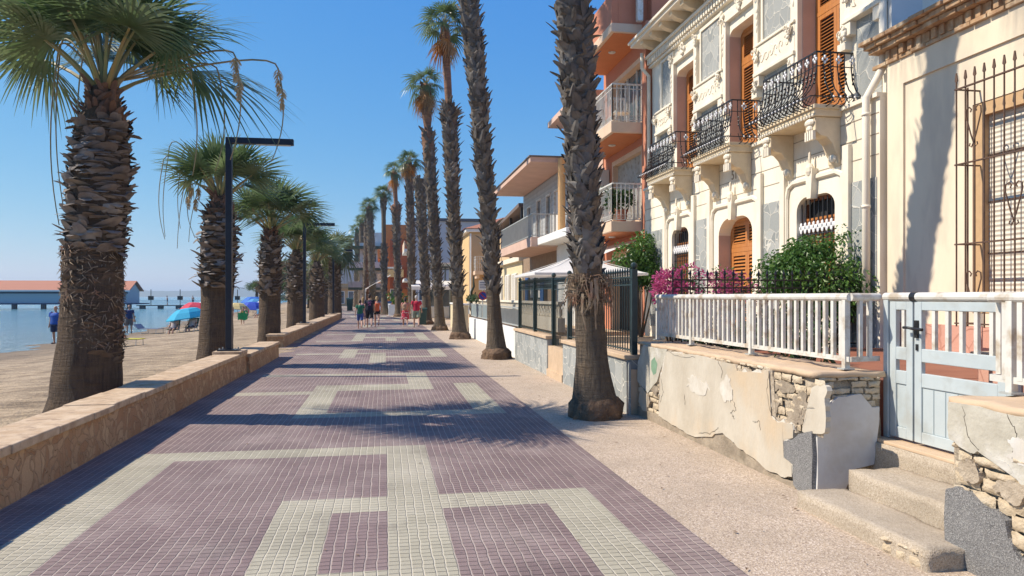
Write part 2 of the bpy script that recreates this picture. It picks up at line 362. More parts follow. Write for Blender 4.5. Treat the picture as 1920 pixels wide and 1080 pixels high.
# ---------------------------------------------------------------- mesh builder
class MB:
    def __init__(s): s.v = []; s.f = []; s.m = []
    def add(s, vs, fs, m=0):
        o = len(s.v); s.v += [tuple(p) for p in vs]
        for f in fs: s.f.append(tuple(o+i for i in f)); s.m.append(m)
    def box(s, x0, x1, y0, y1, z0, z1, m=0):
        if x0 > x1: x0, x1 = x1, x0
        if y0 > y1: y0, y1 = y1, y0
        if z0 > z1: z0, z1 = z1, z0
        s.add([(x0, y0, z0), (x1, y0, z0), (x1, y1, z0), (x0, y1, z0), (x0, y0, z1), (x1, y0, z1), (x1, y1, z1), (x0, y1, z1)],
              [(0, 3, 2, 1), (4, 5, 6, 7), (0, 1, 5, 4), (1, 2, 6, 5), (2, 3, 7, 6), (3, 0, 4, 7)], m)
    def prism(s, pts, fn, a0, a1, m=0):
        """closed outline pts (u,v) swept from a0 to a1; fn(u,v,a) gives the point"""
        n = len(pts)
        vs = [fn(u, v, a0) for u, v in pts]+[fn(u, v, a1) for u, v in pts]
        fs = [tuple(range(n))[::-1], tuple(range(n, 2*n))]+[(i, (i+1) % n, n+(i+1) % n, n+i) for i in range(n)]
        s.add(vs, fs, m)
    def tube(s, pts, rs, n=6, m=0, cap=True, flat=None):
        pts = [Vector(p) for p in pts]
        if not isinstance(rs, list): rs = [rs]*len(pts)
        vs = []; up = None
        for i, p in enumerate(pts):
            t = (pts[min(i+1, len(pts)-1)]-pts[max(i-1, 0)])
            t = t.normalized() if t.length > 1e-9 else Vector((0, 0, 1))
            if up is None:
                up = Vector((0, 1, 0)) if abs(t.y) < .9 else Vector((1, 0, 0))
            a = (up-t*up.dot(t)).normalized(); b = t.cross(a); up = a
            r = rs[i]
            ra, rb = r if isinstance(r, tuple) else (r, r)
            for k in range(n):
                q = 2*math.pi*(k+.5*(n == 4))/n
                vs.append(p+a*math.cos(q)*ra+b*math.sin(q)*rb)
        fs = []
        for i in range(len(pts)-1):
            for k in range(n):
                fs.append((i*n+k, i*n+(k+1) % n, (i+1)*n+(k+1) % n, (i+1)*n+k))
        if cap:
            fs.append(tuple(range(n))[::-1]); fs.append(tuple((len(pts)-1)*n+k for k in range(n)))
        s.add(vs, fs, m)
    def lathe(s, prof, cx, cy, n=16, m=0, jit=0, cap=True):
        """prof: (radius, z, dx, dy)"""
        vs = []
        for pr in prof:
            r, z = pr[0], pr[1]; dx, dy = (pr[2], pr[3]) if len(pr) > 2 else (0, 0)
            for k in range(n):
                q = 2*math.pi*k/n
                rr = r*(1+(jit*(noise.noise((math.cos(q)*2+cx, math.sin(q)*2+cy, z*3))+(.7*noise.noise((math.cos(q)*7+cx, math.sin(q)*7+cy, z*9)) if jit > .2 else 0)) if jit else 0))
                vs.append((cx+dx+rr*math.cos(q), cy+dy+rr*math.sin(q), z))
        fs = [(i*n+k, i*n+(k+1) % n, (i+1)*n+(k+1) % n, (i+1)*n+k) for i in range(len(prof)-1) for k in range(n)]
        if cap: fs += [tuple(range(n))[::-1], tuple((len(prof)-1)*n+k for k in range(n))]
        s.add(vs, fs, m)
    def ball(s, c, r, n=8, m=0):
        rx, ry, rz = r if isinstance(r, tuple) else (r, r, r)
        h = n//2+1
        prof = [(math.sin(math.pi*i/h), -math.cos(math.pi*i/h)) for i in range(1, h)]
        vs = [(c[0], c[1], c[2]-rz)]
        for pr, z in prof:
            for k in range(n):
                q = 2*math.pi*k/n; vs.append((c[0]+rx*pr*math.cos(q), c[1]+ry*pr*math.sin(q), c[2]+rz*z))
        vs.append((c[0], c[1], c[2]+rz)); L = len(vs)-1
        fs = [(0, 1+(k+1) % n, 1+k) for k in range(n)]
        for i in range(len(prof)-1):
            for k in range(n):
                a = 1+i*n; fs.append((a+k, a+(k+1) % n, a+n+(k+1) % n, a+n+k))
        a = 1+(len(prof)-1)*n
        fs += [(a+k, a+(k+1) % n, L) for k in range(n)]
        s.add(vs, fs, m)
    def quad(s, a, b, c, d, m=0): s.add([a, b, c, d], [(0, 1, 2, 3)], m)
    def build(s, name, mats, parent=None, smooth=False, bevel=0, world=True):
        me = bpy.data.meshes.new(name)
        off = Vector(parent_loc(parent)) if (parent and world) else Vector((0, 0, 0))
        me.from_pydata([(p[0]-off.x, p[1]-off.y, p[2]-off.z) for p in s.v], [], s.f)
        if not isinstance(mats, (list, tuple)): mats = [mats]
        for m in mats: me.materials.append(MAT[m] if isinstance(m, str) else m)
        if len(mats) > 1: me.polygons.foreach_set('material_index', s.m)
        if smooth: me.polygons.foreach_set('use_smooth', [True]*len(s.f))
        me.validate()
        o = bpy.data.objects.new(name, me); C.objects.link(o)
        if parent: o.parent = parent
        if bevel:
            bv = o.modifiers.new('bevel', 'BEVEL'); bv.width = bevel; bv.segments = 2; bv.limit_method = 'ANGLE'
        return o

def parent_loc(o):
    l = Vector((0, 0, 0))
    while o is not None: l += o.location; o = o.parent
    return l
def tag(o, label, cat, group=None):
    o['label'] = label; o['category'] = cat
    if group: o['group'] = group
    return o
def thing(name, label, cat, loc=(0, 0, 0), group=None):
    o = bpy.data.objects.new(name, None); C.objects.link(o); o.location = loc; o.empty_display_size = .2
    return tag(o, label, cat, group)
def struct(o, kind='structure'): o['kind'] = kind; return o
def copy_tree(o, parent=None):
    c = o.copy(); C.objects.link(c)
    if parent: c.parent = parent
    for ch in list(o.children): copy_tree(ch, c)
    return c

def jag(poly, amp, sub=3, seed=0):
    """break up the straight edges of an outline"""
    r = random.Random(seed); out = []
    n = len(poly)
    for i in range(n):
        a = Vector(poly[i]); b = Vector(poly[(i+1) % n]); e = b-a
        nn = Vector((-e.y, e.x)); nn = nn.normalized() if nn.length > 1e-6 else nn
        out.append(a)
        for k in range(1, sub):
            out.append(a+e*(k/sub)+nn*r.uniform(-amp, amp)*min(1, e.length*6))
    return [(p.x, p.y) for p in out]
def patch(poly, fn, depth, name, m, parent, amp=.012, seed=0, sub=3):
    """an uneven slab of render: outline (u,v) -> fn(u,v,d), d outwards 0..depth"""
    poly = jag(poly, amp, sub, seed)
    bm = bmesh.new()
    fr = [bm.verts.new(fn(u, v, depth+.004*noise.noise((u*9, v*9, seed)))) for u, v in poly]
    bk = [bm.verts.new(fn(u, v, -.02)) for u, v in poly]
    f = bm.faces.new(fr)
    n = len(fr)
    for i in range(n): bm.faces.new((fr[i], bk[i], bk[(i+1) % n], fr[(i+1) % n]))
    bmesh.ops.triangulate(bm, faces=[f])
    bmesh.ops.recalc_face_normals(bm, faces=bm.faces[:])
    me = bpy.data.meshes.new(name)
    off = parent_loc(parent)
    for v in bm.verts: v.co -= off
    bm.to_mesh(me); bm.free()
    me.materials.append(MAT[m]); o = bpy.data.objects.new(name, me); C.objects.link(o); o.parent = parent
    return o

def wall_holes(mb, X0, X1, Y0, Y1, z0, z1, holes, m=0):
    """wall in a plane of constant X with rectangular openings (ya,yb,za,zb)"""
    ys = sorted({Y0, Y1, *[h[0] for h in holes], *[h[1] for h in holes]})
    ys = [y for y in ys if Y0 <= y <= Y1]
    for a, b in zip(ys, ys[1:]):
        mid = (a+b)/2
        zz = z0
        for h in sorted([h for h in holes if h[0] < mid < h[1]], key=lambda h: h[2]):
            if h[2] > zz: mb.box(X0, X1, a, b, zz, h[2], m)
            zz = h[3]
        if zz < z1: mb.box(X0, X1, a, b, zz, z1, m)
def wall_holes_y(mb, Y0, Y1, X0, X1, z0, z1, holes, m=0):
    t = MB(); wall_holes(t, Y0, Y1, X0, X1, z0, z1, holes)
    mb.add([(p[1], p[0], p[2]) for p in t.v], [f[::-1] for f in t.f], m)
# ---------------------------------------------------------------- ground, beach, sea, hills
def bend(y):                               # beyond 45 m the promenade swings gently to the left
    return 0 if y < 45 else -.09*(y-45)
def rows(a, b, fine, grow=1.06):
    ys = [a]; st = fine
    while ys[-1] < b: ys.append(ys[-1]+st); st *= grow
    return ys

mb = MB()
ys = rows(-30, 4000, 2, 1.08)
for a, b in zip(ys, ys[1:]):
    mb.quad((-3.1+bend(a), a, -.03), (2500, a, -.03), (2500, b, -.03), (-3.1+bend(b), b, -.03))
struct(mb.build('ground', 'aggregate'))

# beach: falls from the wall to below the water line
def beach_z(u, y):
    s = min(1, max(0, (u-1.2)/13))
    z = -.72*(s*s*(3-2*s))*.85-.10*s
    if u > 14: z -= (u-14)*.12
    z += .07*noise.noise((u*.5, y*.22, 3))+.03*noise.noise((u*2.1, y*1.3, 9))
    if u < 1.6: z = max(z, -.04)
    return z
us = [0, .4, .8, 1.2, 1.7, 2.2, 2.8, 3.4, 4, 4.7, 5.4, 6.2, 7, 7.8, 8.6, 9.4, 10.2, 11, 11.8, 12.4, 13, 13.5, 14, 15, 16.5, 19, 23, 40]
ys = [-10+.5*i for i in range(90)]+rows(35.5, 900, .9, 1.05)
mb = MB(); n = len(us)
for y in ys:
    for u in us: mb.v.append((-3.0+bend(y)*min(1, 1)-u, y, beach_z(u, y)))
for j in range(len(ys)-1):
    for i in range(n-1):
        mb.f.append((j*n+i, (j+1)*n+i, (j+1)*n+i+1, j*n+i+1)[::-1]); mb.m.append(0)
struct(mb.build('beach', 'sand', smooth=True))
mb = MB()
ys = rows(-60, 9000, 6, 1.15)
for a, b in zip(ys, ys[1:]):
    mb.quad((-9000, a, -.66), (-12+bend(min(a, 900)), a, -.66), (-12+bend(min(b, 900)), b, -.66), (-9000, b, -.66))
struct(mb.build('sea', 'sea'))

def ridge(name, x0, x1, y, hs, depth, seed):
    mb = MB(); nx = 90
    for j, (fy, fh) in enumerate(((0, 0), (.25, .55), (.6, 1), (1, .6))):
        for i in range(nx+1):
            s = i/nx; k = s*(len(hs)-1); a = int(min(k, len(hs)-2)); h = hs[a]+(hs[a+1]-hs[a])*(k-a)
            h *= 1+.28*noise.noise((s*9, j*.7, seed))+.12*noise.noise((s*34, j, seed))
            mb.v.append((x0+(x1-x0)*s, y+depth*fy, -3+h*fh))
    for j in range(3):
        for i in range(nx):
            mb.f.append((j*(nx+1)+i, j*(nx+1)+i+1, (j+1)*(nx+1)+i+1, (j+1)*(nx+1)+i)); mb.m.append(0)
    return struct(mb.build(name, solid('hill_scrub', (.10, .115, .085)), smooth=True))
ridge('hills', -2700, -300, 4300, [8, 20, 34, 40, 30, 42, 50, 44, 56, 48, 30], 900, 2)

# ---------------------------------------------------------------- promenade paving
def light_tile(i, k):
    if k >= 34: k = 10+(k-10) % 24 if k >= 58 else k
    def r(i0, i1, k0, k1): return i0 <= i <= i1 and k0 <= k <= k1
    return (r(-6, 0, 4, 4) or r(0, 0, -30, 4) or r(-2, 3, -1, -1) or r(-2, -2, -30, -1) or r(3, 3, -30, -1) or r(-2, 0, -5, -5)
            or r(-6, -6, -30, 4)
            or r(-3, 1, 17, 18) or r(-3, -3, 10, 18) or r(-6, -4, 16, 16) or r(1, 1, 17, 23) or r(-6, 1, 23, 23) or r(3, 3, 10, 18)
            or r(-3, 3, 10, 10) or r(-3, -3, 34, 41) or r(3, 3, 34, 41) or r(-3, 3, 41, 41) or r(0, 3, 34, 34)
            or r(-1, -1, 30, 37) or r(-6, -1, 37, 37) or r(-3, -3, 53, 57) or r(0, 0, 52, 57) or r(3, 3, 53, 57) or r(-3, 3, 57, 57) or r(-6, -3, 52, 52))
mb = MB()
for k in range(-24, 420):
    y0 = 6.25+.42*k; y1 = y0+.42
    for i in range(-8, 5):
        x0 = .02+.42*i; x1 = x0+.42
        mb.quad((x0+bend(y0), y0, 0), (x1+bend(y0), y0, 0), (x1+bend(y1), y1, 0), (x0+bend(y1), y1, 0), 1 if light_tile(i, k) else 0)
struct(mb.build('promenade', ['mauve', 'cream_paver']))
mb = MB()
ys = [-8, 0, 4, 8, 12, 16, 20, 26, 32, 38, 45, 60, 80, 110, 180]
for a, b in zip(ys, ys[1:]):
    mb.quad((2.12+bend(a), a, -.006), (3.9+bend(a), a, -.006), (3.9+bend(b), b, -.006), (2.12+bend(b), b, -.006))
struct(mb.build('pavement', 'aggregate'))

# ---------------------------------------------------------------- low stone walls by the beach
def stone_wall(label, x0, x1, y0, y1, h, plinths, seed):
    t = thing('low_stone_wall', label, 'wall', (x1, y0, 0), 'low stone walls between promenade and beach')
    r = random.Random(seed)
    mb = MB(); nseg = max(2, int((y1-y0)/.35)); L = []
    for i in range(nseg+1):
        y = y0+(y1-y0)*i/nseg
        e = .012*noise.noise((y*1.7, seed, 0))
        L.append([(x0, y, -.4), (x0, y, h-.07), (x1+e, y, h-.07), (x1+e+.014, y, h*.45), (x1+e+.02, y, -.1)])
    for row in L: mb.v += row
    for i in range(nseg):
        for k in range(4): mb.f.append((i*5+k, i*5+k+1, (i+1)*5+k+1, (i+1)*5+k)); mb.m.append(0)
    mb.f.append((4, 3, 2, 1, 0)); mb.m.append(0); o = nseg*5; mb.f.append((o, o+1, o+2, o+3, o+4)); mb.m.append(0)
    mb.build('wall_body', 'warm_stone', t)
    mb = MB(); y = y0-.02
    while y < y1:
        l = min(r.uniform(.45, .95), y1+.02-y)
        if l < .12: break
        z = h+r.uniform(-.006, .006)
        mb.box(x0-.03+r.uniform(-.01, .01), x1+.03+r.uniform(-.008, .012), y+.004, y+l-.004, h-.075, z)
        y += l
    mb.build('coping', 'coping', t, bevel=.012)
    for (py, pl) in plinths:
        mb = MB(); mb.box(x0-.05, x1+.05, py-pl/2, py+pl/2, h-.02, h+.055)
        mb.build('plinth', 'coping', t, bevel=.01)
    return t
stone_wall('long low orange stone wall along the beach edge, nearest, carrying the closest street lamp', -3.42, -2.95, -4, 16.75, .47, [(16.35, .72)], 3)
stone_wall('short raised end of orange stone wall just past the closest street lamp', -3.36, -2.88, 16.8, 21.2, .42, [], 8)
stone_wall('further low orange stone wall beyond the sandy gap, carrying the second street lamp', -3.78, -3.26, 25.2, 57, .42, [(34.0, .7), (53.0, .7)], 5)

# sand drifted through the gap
mb = MB(); nx, ny = 10, 14
for j in range(ny+1):
    for i in range(nx+1):
        x = -4.2+i*.13*1.6; y = 20.6+j*.36
        e = min(i/3, (nx-i)/6, j/3, (ny-j)/3, 1)
        mb.v.append((x, y, -.02+.045*e*(.7+.6*noise.noise((x*2, y*2, 4)))))
for j in range(ny):
    for i in range(nx): mb.f.append((j*(nx+1)+i, j*(nx+1)+i+1, (j+1)*(nx+1)+i+1, (j+1)*(nx+1)+i)); mb.m.append(0)
struct(mb.build('sand_drift', 'sand', smooth=True))

# ---------------------------------------------------------------- street lamps
def lamp_things():
    t = thing('street_lamp', '', 'street lamp', (0, 0, 0), 'angular street lamps along the beach wall')
    mb = MB(); mb.box(-.062, .062, -.062, .062, .02, 4.30); mb.build('pole', 'lamp', t, bevel=.006)
    mb = MB(); mb.box(-.062, 1.30, -.07, .07, 4.303, 4.43); mb.build('arm', 'lamp', t, bevel=.01)
    mb = MB(); mb.box(.55, 1.24, -.055, .055, 4.292, 4.301); mb.build('lens', 'glow', t)
    mb = MB(); mb.box(-.2, .2, -.2, .2, 0, .02); mb.build('base_plate', 'lamp', t)
    for sx in (-1, 1):
        for sy in (-1, 1):
            mb = MB(); mb.tube([(sx*.155, sy*.155, .021), (sx*.155, sy*.155, .06)], .016, 6); mb.build('bolt', 'rail_grey', t)
    return t
LP = lamp_things()
for i, (x, y, z, lab) in enumerate([(-3.2, 16.3, .53, 'black angular street lamp on the stone wall, nearest to the camera'),
                                    (-3.5, 34.0, .48, 'black angular street lamp standing on the second stone wall, second nearest'),
                                    (-3.52, 53.0, .48, 'black angular street lamp at the far end of the second stone wall, third nearest'),
                                    (-5.1, 70.9, .02, 'black angular street lamp beyond both stone walls, farthest and thinnest')]):
    o = LP if i == 0 else copy_tree(LP)
    o.location = (x, y, z); o['label'] = lab

# ---------------------------------------------------------------- palms
def interp(tab, z):
    if z <= tab[0][0]: return tab[0][1:]
    for a, b in zip(tab, tab[1:]):
        if z <= b[0]:
            s = (z-a[0])/(b[0]-a[0]); return tuple(p+(q-p)*s for p, q in zip(a[1:], b[1:]))
    return tab[-1][1:]

def fan(mb, base, az, el, L, nleaf, r, droop, pet, roll=0, spread=110, wleaf=1.0, segs=3, m=0, mp=1, pw=.022):
    """one fan leaf: petiole then blade of narrow drooping segments"""
    dirh = Vector((math.cos(az), math.sin(az), 0)); up = Vector((0, 0, 1))
    pts = [Vector(base)]; e = el
    for k in range(4):
        dv = dirh*math.cos(e)+up*math.sin(e)
        pts.append(pts[-1]+dv*(pet/4)); e -= droop*.16
    mb.tube(pts, [pw*1.5, pw, pw*.8, pw*.7, pw*.6], 4, mp, cap=False)
    d0 = (dirh*math.cos(e)+up*math.sin(e)).normalized()
    side = d0.cross(up)
    side = side.normalized() if side.length > .05 else Vector((-dirh.y, dirh.x, 0))
    nrm = side.cross(d0).normalized()
    rot = Matrix.Rotation(roll, 3, d0); side = rot@side; nrm = rot@nrm
    o = pts[-1]
    step = math.radians(2*spread)/nleaf
    for i in range(nleaf):
        q = -math.radians(spread)+step*(i+.5)+r.uniform(-.02, .02)
        # costapalmate: the blade curves back on both sides of the midrib
        dirv = (d0*math.cos(q)+side*math.sin(q)+nrm*(-.22*abs(math.sin(q)))).normalized()
        ll = L*(.62+.38*math.cos(q*.62))*r.uniform(.88, 1.08)
        wv = dirv.cross(nrm).normalized()
        rows_ = []
        dp = droop*r.uniform(.6, 1.4)
        for k in range(segs+1):
            s = k/segs
            p = o+dirv*(ll*s)+Vector((0, 0, -1))*(ll*dp*1.15*max(0, s-.38)**1.7)+nrm*(.012*(1 if i % 2 else -1)*min(1, s*3))
            if s < .5: wd = ll*s*step*.5*wleaf+.003
            else: wd = (ll*.5*step*.42*wleaf+.003)*(1-s)/.5+.001
            rows_.append((p-wv*wd, p+wv*wd))
        b = len(mb.v)
        for a_, c_ in rows_: mb.v += [tuple(a_), tuple(c_)]
        for k in range(segs):
            mb.f.append((b+2*k, b+2*k+1, b+2*k+3, b+2*k+2)); mb.m.append(m)

def crown_mesh(name, seed, nf, L, pet, nleaf, droop, el0, el1, spread=108, segs=3, mats=('frond', 'petiole'), rad=.12, gap=None, pw=.022):
    r = random.Random(seed); mb = MB()
    for i in range(nf):
        s = (i+.5)/nf
        az = i*2.39996+r.uniform(-.25, .25)
        el = R(el0+(el1-el0)*s**.8)+r.uniform(-.1, .1)
        k = 1-.25*s
        fan(mb, (rad*math.cos(az)*(1-s), rad*math.sin(az)*(1-s), .12*s), az, el, L*k*r.uniform(.85, 1.12), nleaf, r,
            droop*(1-.55*s)*r.uniform(.7, 1.3), pet*k*r.uniform(.75, 1.2), r.uniform(-.5, .5), spread, 1.0, segs, pw=pw)
    me = bpy.data.meshes.new(name)
    me.from_pydata(mb.v, [], mb.f)
    for m in mats: me.materials.append(MAT[m])
    me.polygons.foreach_set('material_index', mb.m)
    return me

def boot(mb, c, a, r, w, l, out, upk, tw, th, m=0, droop=0):
    o = Vector((math.cos(a), math.sin(a), 0)); t = Vector((-math.sin(a), math.cos(a), 0)); u = Vector((0, 0, 1))
    vs = []
    for k, (s, ww, tt) in enumerate(((0, 1, .7), (.45, .92, 1), (.8, .7, .7), (1, .32, .3))):
        c0 = Vector(c)+o*(r*.93+out*l*(s**1.25))+u*(l*upk*s-droop*l*s*s)+t*(tw*l*s)
        h = w*.5*ww
        vs += [c0-t*h, c0+o*th*tt, c0+t*h, c0-o*th*.45*tt]
    fs = [(i*4+k, i*4+(k+1) % 4, (i+1)*4+(k+1) % 4, (i+1)*4+k) for i in range(3) for k in range(4)]+[(12, 13, 14, 15)]
    mb.add(vs, fs, m)

CROWNS = {}
def palm(label, group, base, path, rad, boots=None, crown=None, rot=0, scale=1, trunk_m='trunk', boot_m='boot', sides=20, dz=.22, extra=None, dead=None, name='palm_tree', root=None, jit=.06, boots2=None):
    t = thing(name, label, 'palm tree', base, group)
    r = random.Random(int(base[1]*100) % 9973)
    bx, by, bz = base; H = path[-1][0]
    mb = MB(); prof = []; z = -.25
    while z < H:
        rr = interp(rad, z)[0]; px, py = interp(path, z)
        prof.append((rr, bz+z, px, py)); z += dz
    px, py = interp(path, H); prof.append((interp(rad, H)[0], bz+H, px, py))
    mb.lathe(prof, bx, by, sides, 0, jit)
    mb.build('trunk', trunk_m, t, smooth=True)
    for bt, nm in ((boots, 'leaf_bases'), (boots2, 'upper_leaf_bases')):
        if not bt: continue
        z0, z1, n, w, l, out, upk, th, dr = bt[:9]
        mb = MB()
        for i in range(n):
            s = (i+r.random())/n; z = z0+(z1-z0)*s
            a = i*2.39996+r.uniform(-.7, .7)
            rr = interp(rad, z)[0]; px, py = interp(path, z)
            k = r.uniform(.5, 1.35)
            boot(mb, (bx+px, by+py, bz+z), a, rr, w*r.uniform(.65, 1.3), l*k, out*r.uniform(.35, 1.7), upk*r.uniform(.65, 1.2), r.choice((-.5, .5))*r.uniform(.2, 1.3), th*r.uniform(.5, 1.3), 0, dr*r.uniform(-.4, 1.8))
        mb.build(nm, bt[9] if len(bt) > 9 else boot_m, t)
    tx, ty = interp(path, H)
    if crown:
        o = bpy.data.objects.new('crown', crown); C.objects.link(o); o.parent = t
        o.location = (tx, ty, H-.03); o.rotation_euler = (0, 0, rot); o.scale = (scale,)*3
    if dead:
        o = bpy.data.objects.new('dead_fronds', dead[0]); C.objects.link(o); o.parent = t
        o.location = (tx, ty, H-dead[1]); o.rotation_euler = (0, 0, dead[2]); o.scale = (scale,)*3
    if root:
        mb = MB(); h, r0 = root; nn = 26
        prof = [(r0*1.06, bz-.1), (r0*1.05, bz+h*.05), (r0*1.02, bz+h*.3), (r0*1.0, bz+h*.55), (r0*.97, bz+h*.8), (r0*.88, bz+h*1.0), (r0*.80, bz+h*1.2), (r0*.68, bz+h*1.3)]
        mb.lathe(prof, bx, by, 40, 0, .22); mb.build('root_mass', 'root', t, smooth=True)
    return t

# crown meshes shared between trees
CW = {
 'big': crown_mesh('spreading_crown', 5, 27, 1.42, 1.02, 52, .56, 30, 88, 106, 6, rad=.15, pw=.03),
 'mid': crown_mesh('upright_crown', 11, 24, .92, .62, 38, .34, 34, 88, 104, 4, rad=.14),
 'mid2': crown_mesh('spreading_small_crown', 23, 30, .92, .68, 34, .42, 26, 88, 106, 4, rad=.14),
 'far': crown_mesh('loose_crown', 31, 24, .78, .55, 20, .75, -18, 82, 108, 3, rad=.12),
 'far2': crown_mesh('sparse_crown', 37, 18, .80, .60, 18, .85, -25, 80, 106, 3, rad=.12),
 'olive': crown_mesh('olive_crown', 41, 30, .95, .70, 20, .95, -25, 84, 108, 3, ('frond_old', 'petiole'), rad=.14),
 'dead': crown_mesh('hanging_dead_fronds', 43, 9, .85, .5, 16, 1.2, -70, -45, 80, 3, ('frond_dead', 'frond_dead'), rad=.14),
 'dead_big': crown_mesh('many_hanging_dead_fronds', 47, 16, .85, .5, 18, 1.2, -80, -30, 85, 3, ('frond_dead', 'frond_dead'), rad=.16),
}

def stalks(t, base, specs, seed):
    """arching, hanging flower stalks; specs (az, reach, top, hang, seeded)"""
    r = random.Random(seed)
    for az, reach, rise, hang, seeded in specs:
        mb = MB(); b = Vector(base); dirh = Vector((math.cos(az), math.sin(az), 0)); pts = []
        for k in range(9):
            s = k/8; pts.append(b+dirh*reach*math.sin(s*math.pi/2)**.9*1.0+Vector((0, 0, rise*math.sin(s*math.pi*.75))))
        end = pts[-1]; nh = 10
        sway = r.uniform(-.18, .18)
        for k in range(1, nh+1):
            s = k/nh; pts.append(end+dirh*(.12*math.sin(s*2.4)+sway*s*s)+Vector((0, 0, -hang*s)))
        mb.tube(pts, [.016-.010*i/len(pts) for i in range(len(pts))], 5)
        st = mb.build('flower_stalk', 'stalk', t, smooth=True)
        if seeded:
            mb = MB()
            for q in range(2):
                c = pts[8+q*2]
                for k in range(70):
                    a = r.uniform(0, 6.28); s = r.random()
                    p = c+Vector((0, 0, -.30*s)); L = .10*(1-s*.6)
                    e = p+Vector((math.cos(a)*L*.8, math.sin(a)*L*.8, -L*.9))
                    mb.tube([p, (p+e)/2+Vector((0, 0, .012)), e], [.007, .007, .002], 3)
            mb.build('seed_head', 'seed', st, world=True)

GL = 'stout palms in the sand along the beach wall'
GR = 'tall palms along the house side of the promenade'
# left row -------------------------------------------------------------------------------
t = palm('thick palm with spreading green crown and flared fibrous foot, nearest on beach side', GL, (-3.95, 10.9, -.02),
     [(0, -.06, 0), (1.0, .02, 0), (2.2, .08, 0), (4.5, .18, .05)],
     [(-.25, .58), (0, .51), (.35, .44), (1.2, .385), (2.2, .35), (2.45, .355), (3.3, .37), (4.0, .29), (4.3, .21), (4.5, .17)],
     boots=(2.25, 4.05, 520, .24, .17, .52, .55, .035, .4), boots2=(4.0, 4.5, 90, .12, .17, .55, .9, .03, .1, 'boot_red'),
     crown=CW['big'], rot=.4, sides=40, dz=.12, jit=.05)
mb = MB(); r = random.Random(14)                        # stumps of older leaves below the scales
for i in range(300):
    a = i*2.39996+r.uniform(-.3, .3); z = .75+1.55*(i+r.random())/300
    boot(mb, (-3.95+.05, 10.9, z), a, .37 if z > 1.3 else .385, r.uniform(.12, .26), r.uniform(.05, .12), r.uniform(.15, .5), r.uniform(.5, 1), r.uniform(-.6, .6), .02, 0, r.uniform(0, .5))
mb.build('old_leaf_stumps', mat('brown_leaf_stump', (.15, .105, .07), (.075, .052, .038), 6, .95, .6, 30, .01), t)
mb = MB(); r = random.Random(12)
for i in range(760):                                   # loose fibre around the lower trunk
    z = r.uniform(.95, 2.35); a = r.uniform(0, 6.283); rr = .372
    p = Vector((-3.95+.06+rr*math.cos(a), 10.9+rr*math.sin(a), z)); sl = r.uniform(-1, 1)
    tn = Vector((-math.sin(a), math.cos(a), 0)); on = Vector((math.cos(a), math.sin(a), 0))
    e = p+tn*sl*.10+on*r.uniform(.015, .05)+Vector((0, 0, r.uniform(-.10, .05)))
    mb.tube([p, e], [.008, .002], 3, cap=False)
mb.build('trunk_fibre', 'fibre', t)
cb = (-3.77, 10.95, 4.55)
stalks(t, cb, [(3.3, .55, .5, 2.3, 0), (2.6, .85, .7, 2.1, 0), (-.15, 1.15, .35, 1.5, 0), (.15, 1.45, .4, 1.4, 0), (-.35, 1.95, .35, 1.35, 1), (-.05, 2.3, .4, 1.3, 1), (3.9, .25, .6, 1.7, 0)], 4)
t = palm('stout palm with upright fan leaves directly behind the closest street lamp', GL, (-3.97, 18.7, -.06),
     [(0, -.02, 0), (4.1, .10, 0)], [(-.25, .52), (0, .46), (.4, .40), (1.4, .36), (2.2, .37), (3.0, .41), (3.5, .34), (3.9, .21), (4.1, .16)],
     boots=(1.9, 3.75, 360, .25, .22, .66, .55, .035, .5), boots2=(3.6, 4.1, 70, .12, .2, .5, .9, .03, .1, 'boot_red'), crown=CW['mid'], rot=1.0, scale=1.2, sides=28)
stalks(t, (-3.87, 18.7, 4.1), [(3.2, 1.15, 1.2, 1.9, 0), (2.9, .95, 1.1, 1.6, 0), (3.5, 1.25, .8, 1.7, 0), (3.0, .8, .7, 1.8, 0), (3.4, .65, .2, 1.2, 1), (3.1, .5, .2, 1.3, 1)], 9)
palm('stout palm with ragged spreading crown standing where the near stone wall ends', GL, (-3.85, 26.2, -.06),
     [(0, 0, 0), (4.0, .05, 0)], [(-.25, .45), (0, .41), (.5, .37), (1.6, .34), (2.6, .37), (3.3, .33), (3.7, .22), (4.0, .16)],
     boots=(1.7, 3.7, 240, .2, .24, .7, .7, .035, .45), boots2=(3.5, 4.0, 60, .12, .2, .5, .9, .03, .1, 'boot_red'), crown=CW['mid2'], rot=2.2, scale=1.5, sides=22)
palm('stout palm with pale green crown left of the second street lamp', GL, (-4.22, 37.2, -.06),
     [(0, 0, 0), (4.0, .0, 0)], [(-.25, .52), (0, .47), (1.6, .41), (2.6, .43), (3.3, .37), (3.7, .23), (4.0, .16)],
     boots=(1.5, 3.7, 200, .22, .26, .7, .7, .04, .45), crown=CW['mid2'], rot=4.0, scale=1.55, sides=18)
palm('stout palm close behind the second street lamp on the right', GL, (-4.1, 46.8, -.06),
     [(0, 0, 0), (3.9, .0, 0)], [(-.25, .54), (0, .49), (1.6, .43), (2.6, .45), (3.3, .38), (3.6, .23), (3.9, .16)],
     boots=(1.5, 3.6, 160, .24, .28, .7, .7, .04, .45), crown=CW['mid'], rot=5.0, scale=1.6, sides=16)
palm('olive yellow crowned palm rising behind the third street lamp', GL, (-3.8, 58.6, 0),
     [(0, 0, 0), (4.9, .0, 0)], [(-.25, .6), (0, .55), (2, .48), (4.3, .45), (4.9, .2)],
     boots=(1.5, 4.6, 150, .24, .28, .7, .7, .04, .45), crown=CW['olive'], rot=.7, scale=1.55, sides=14)
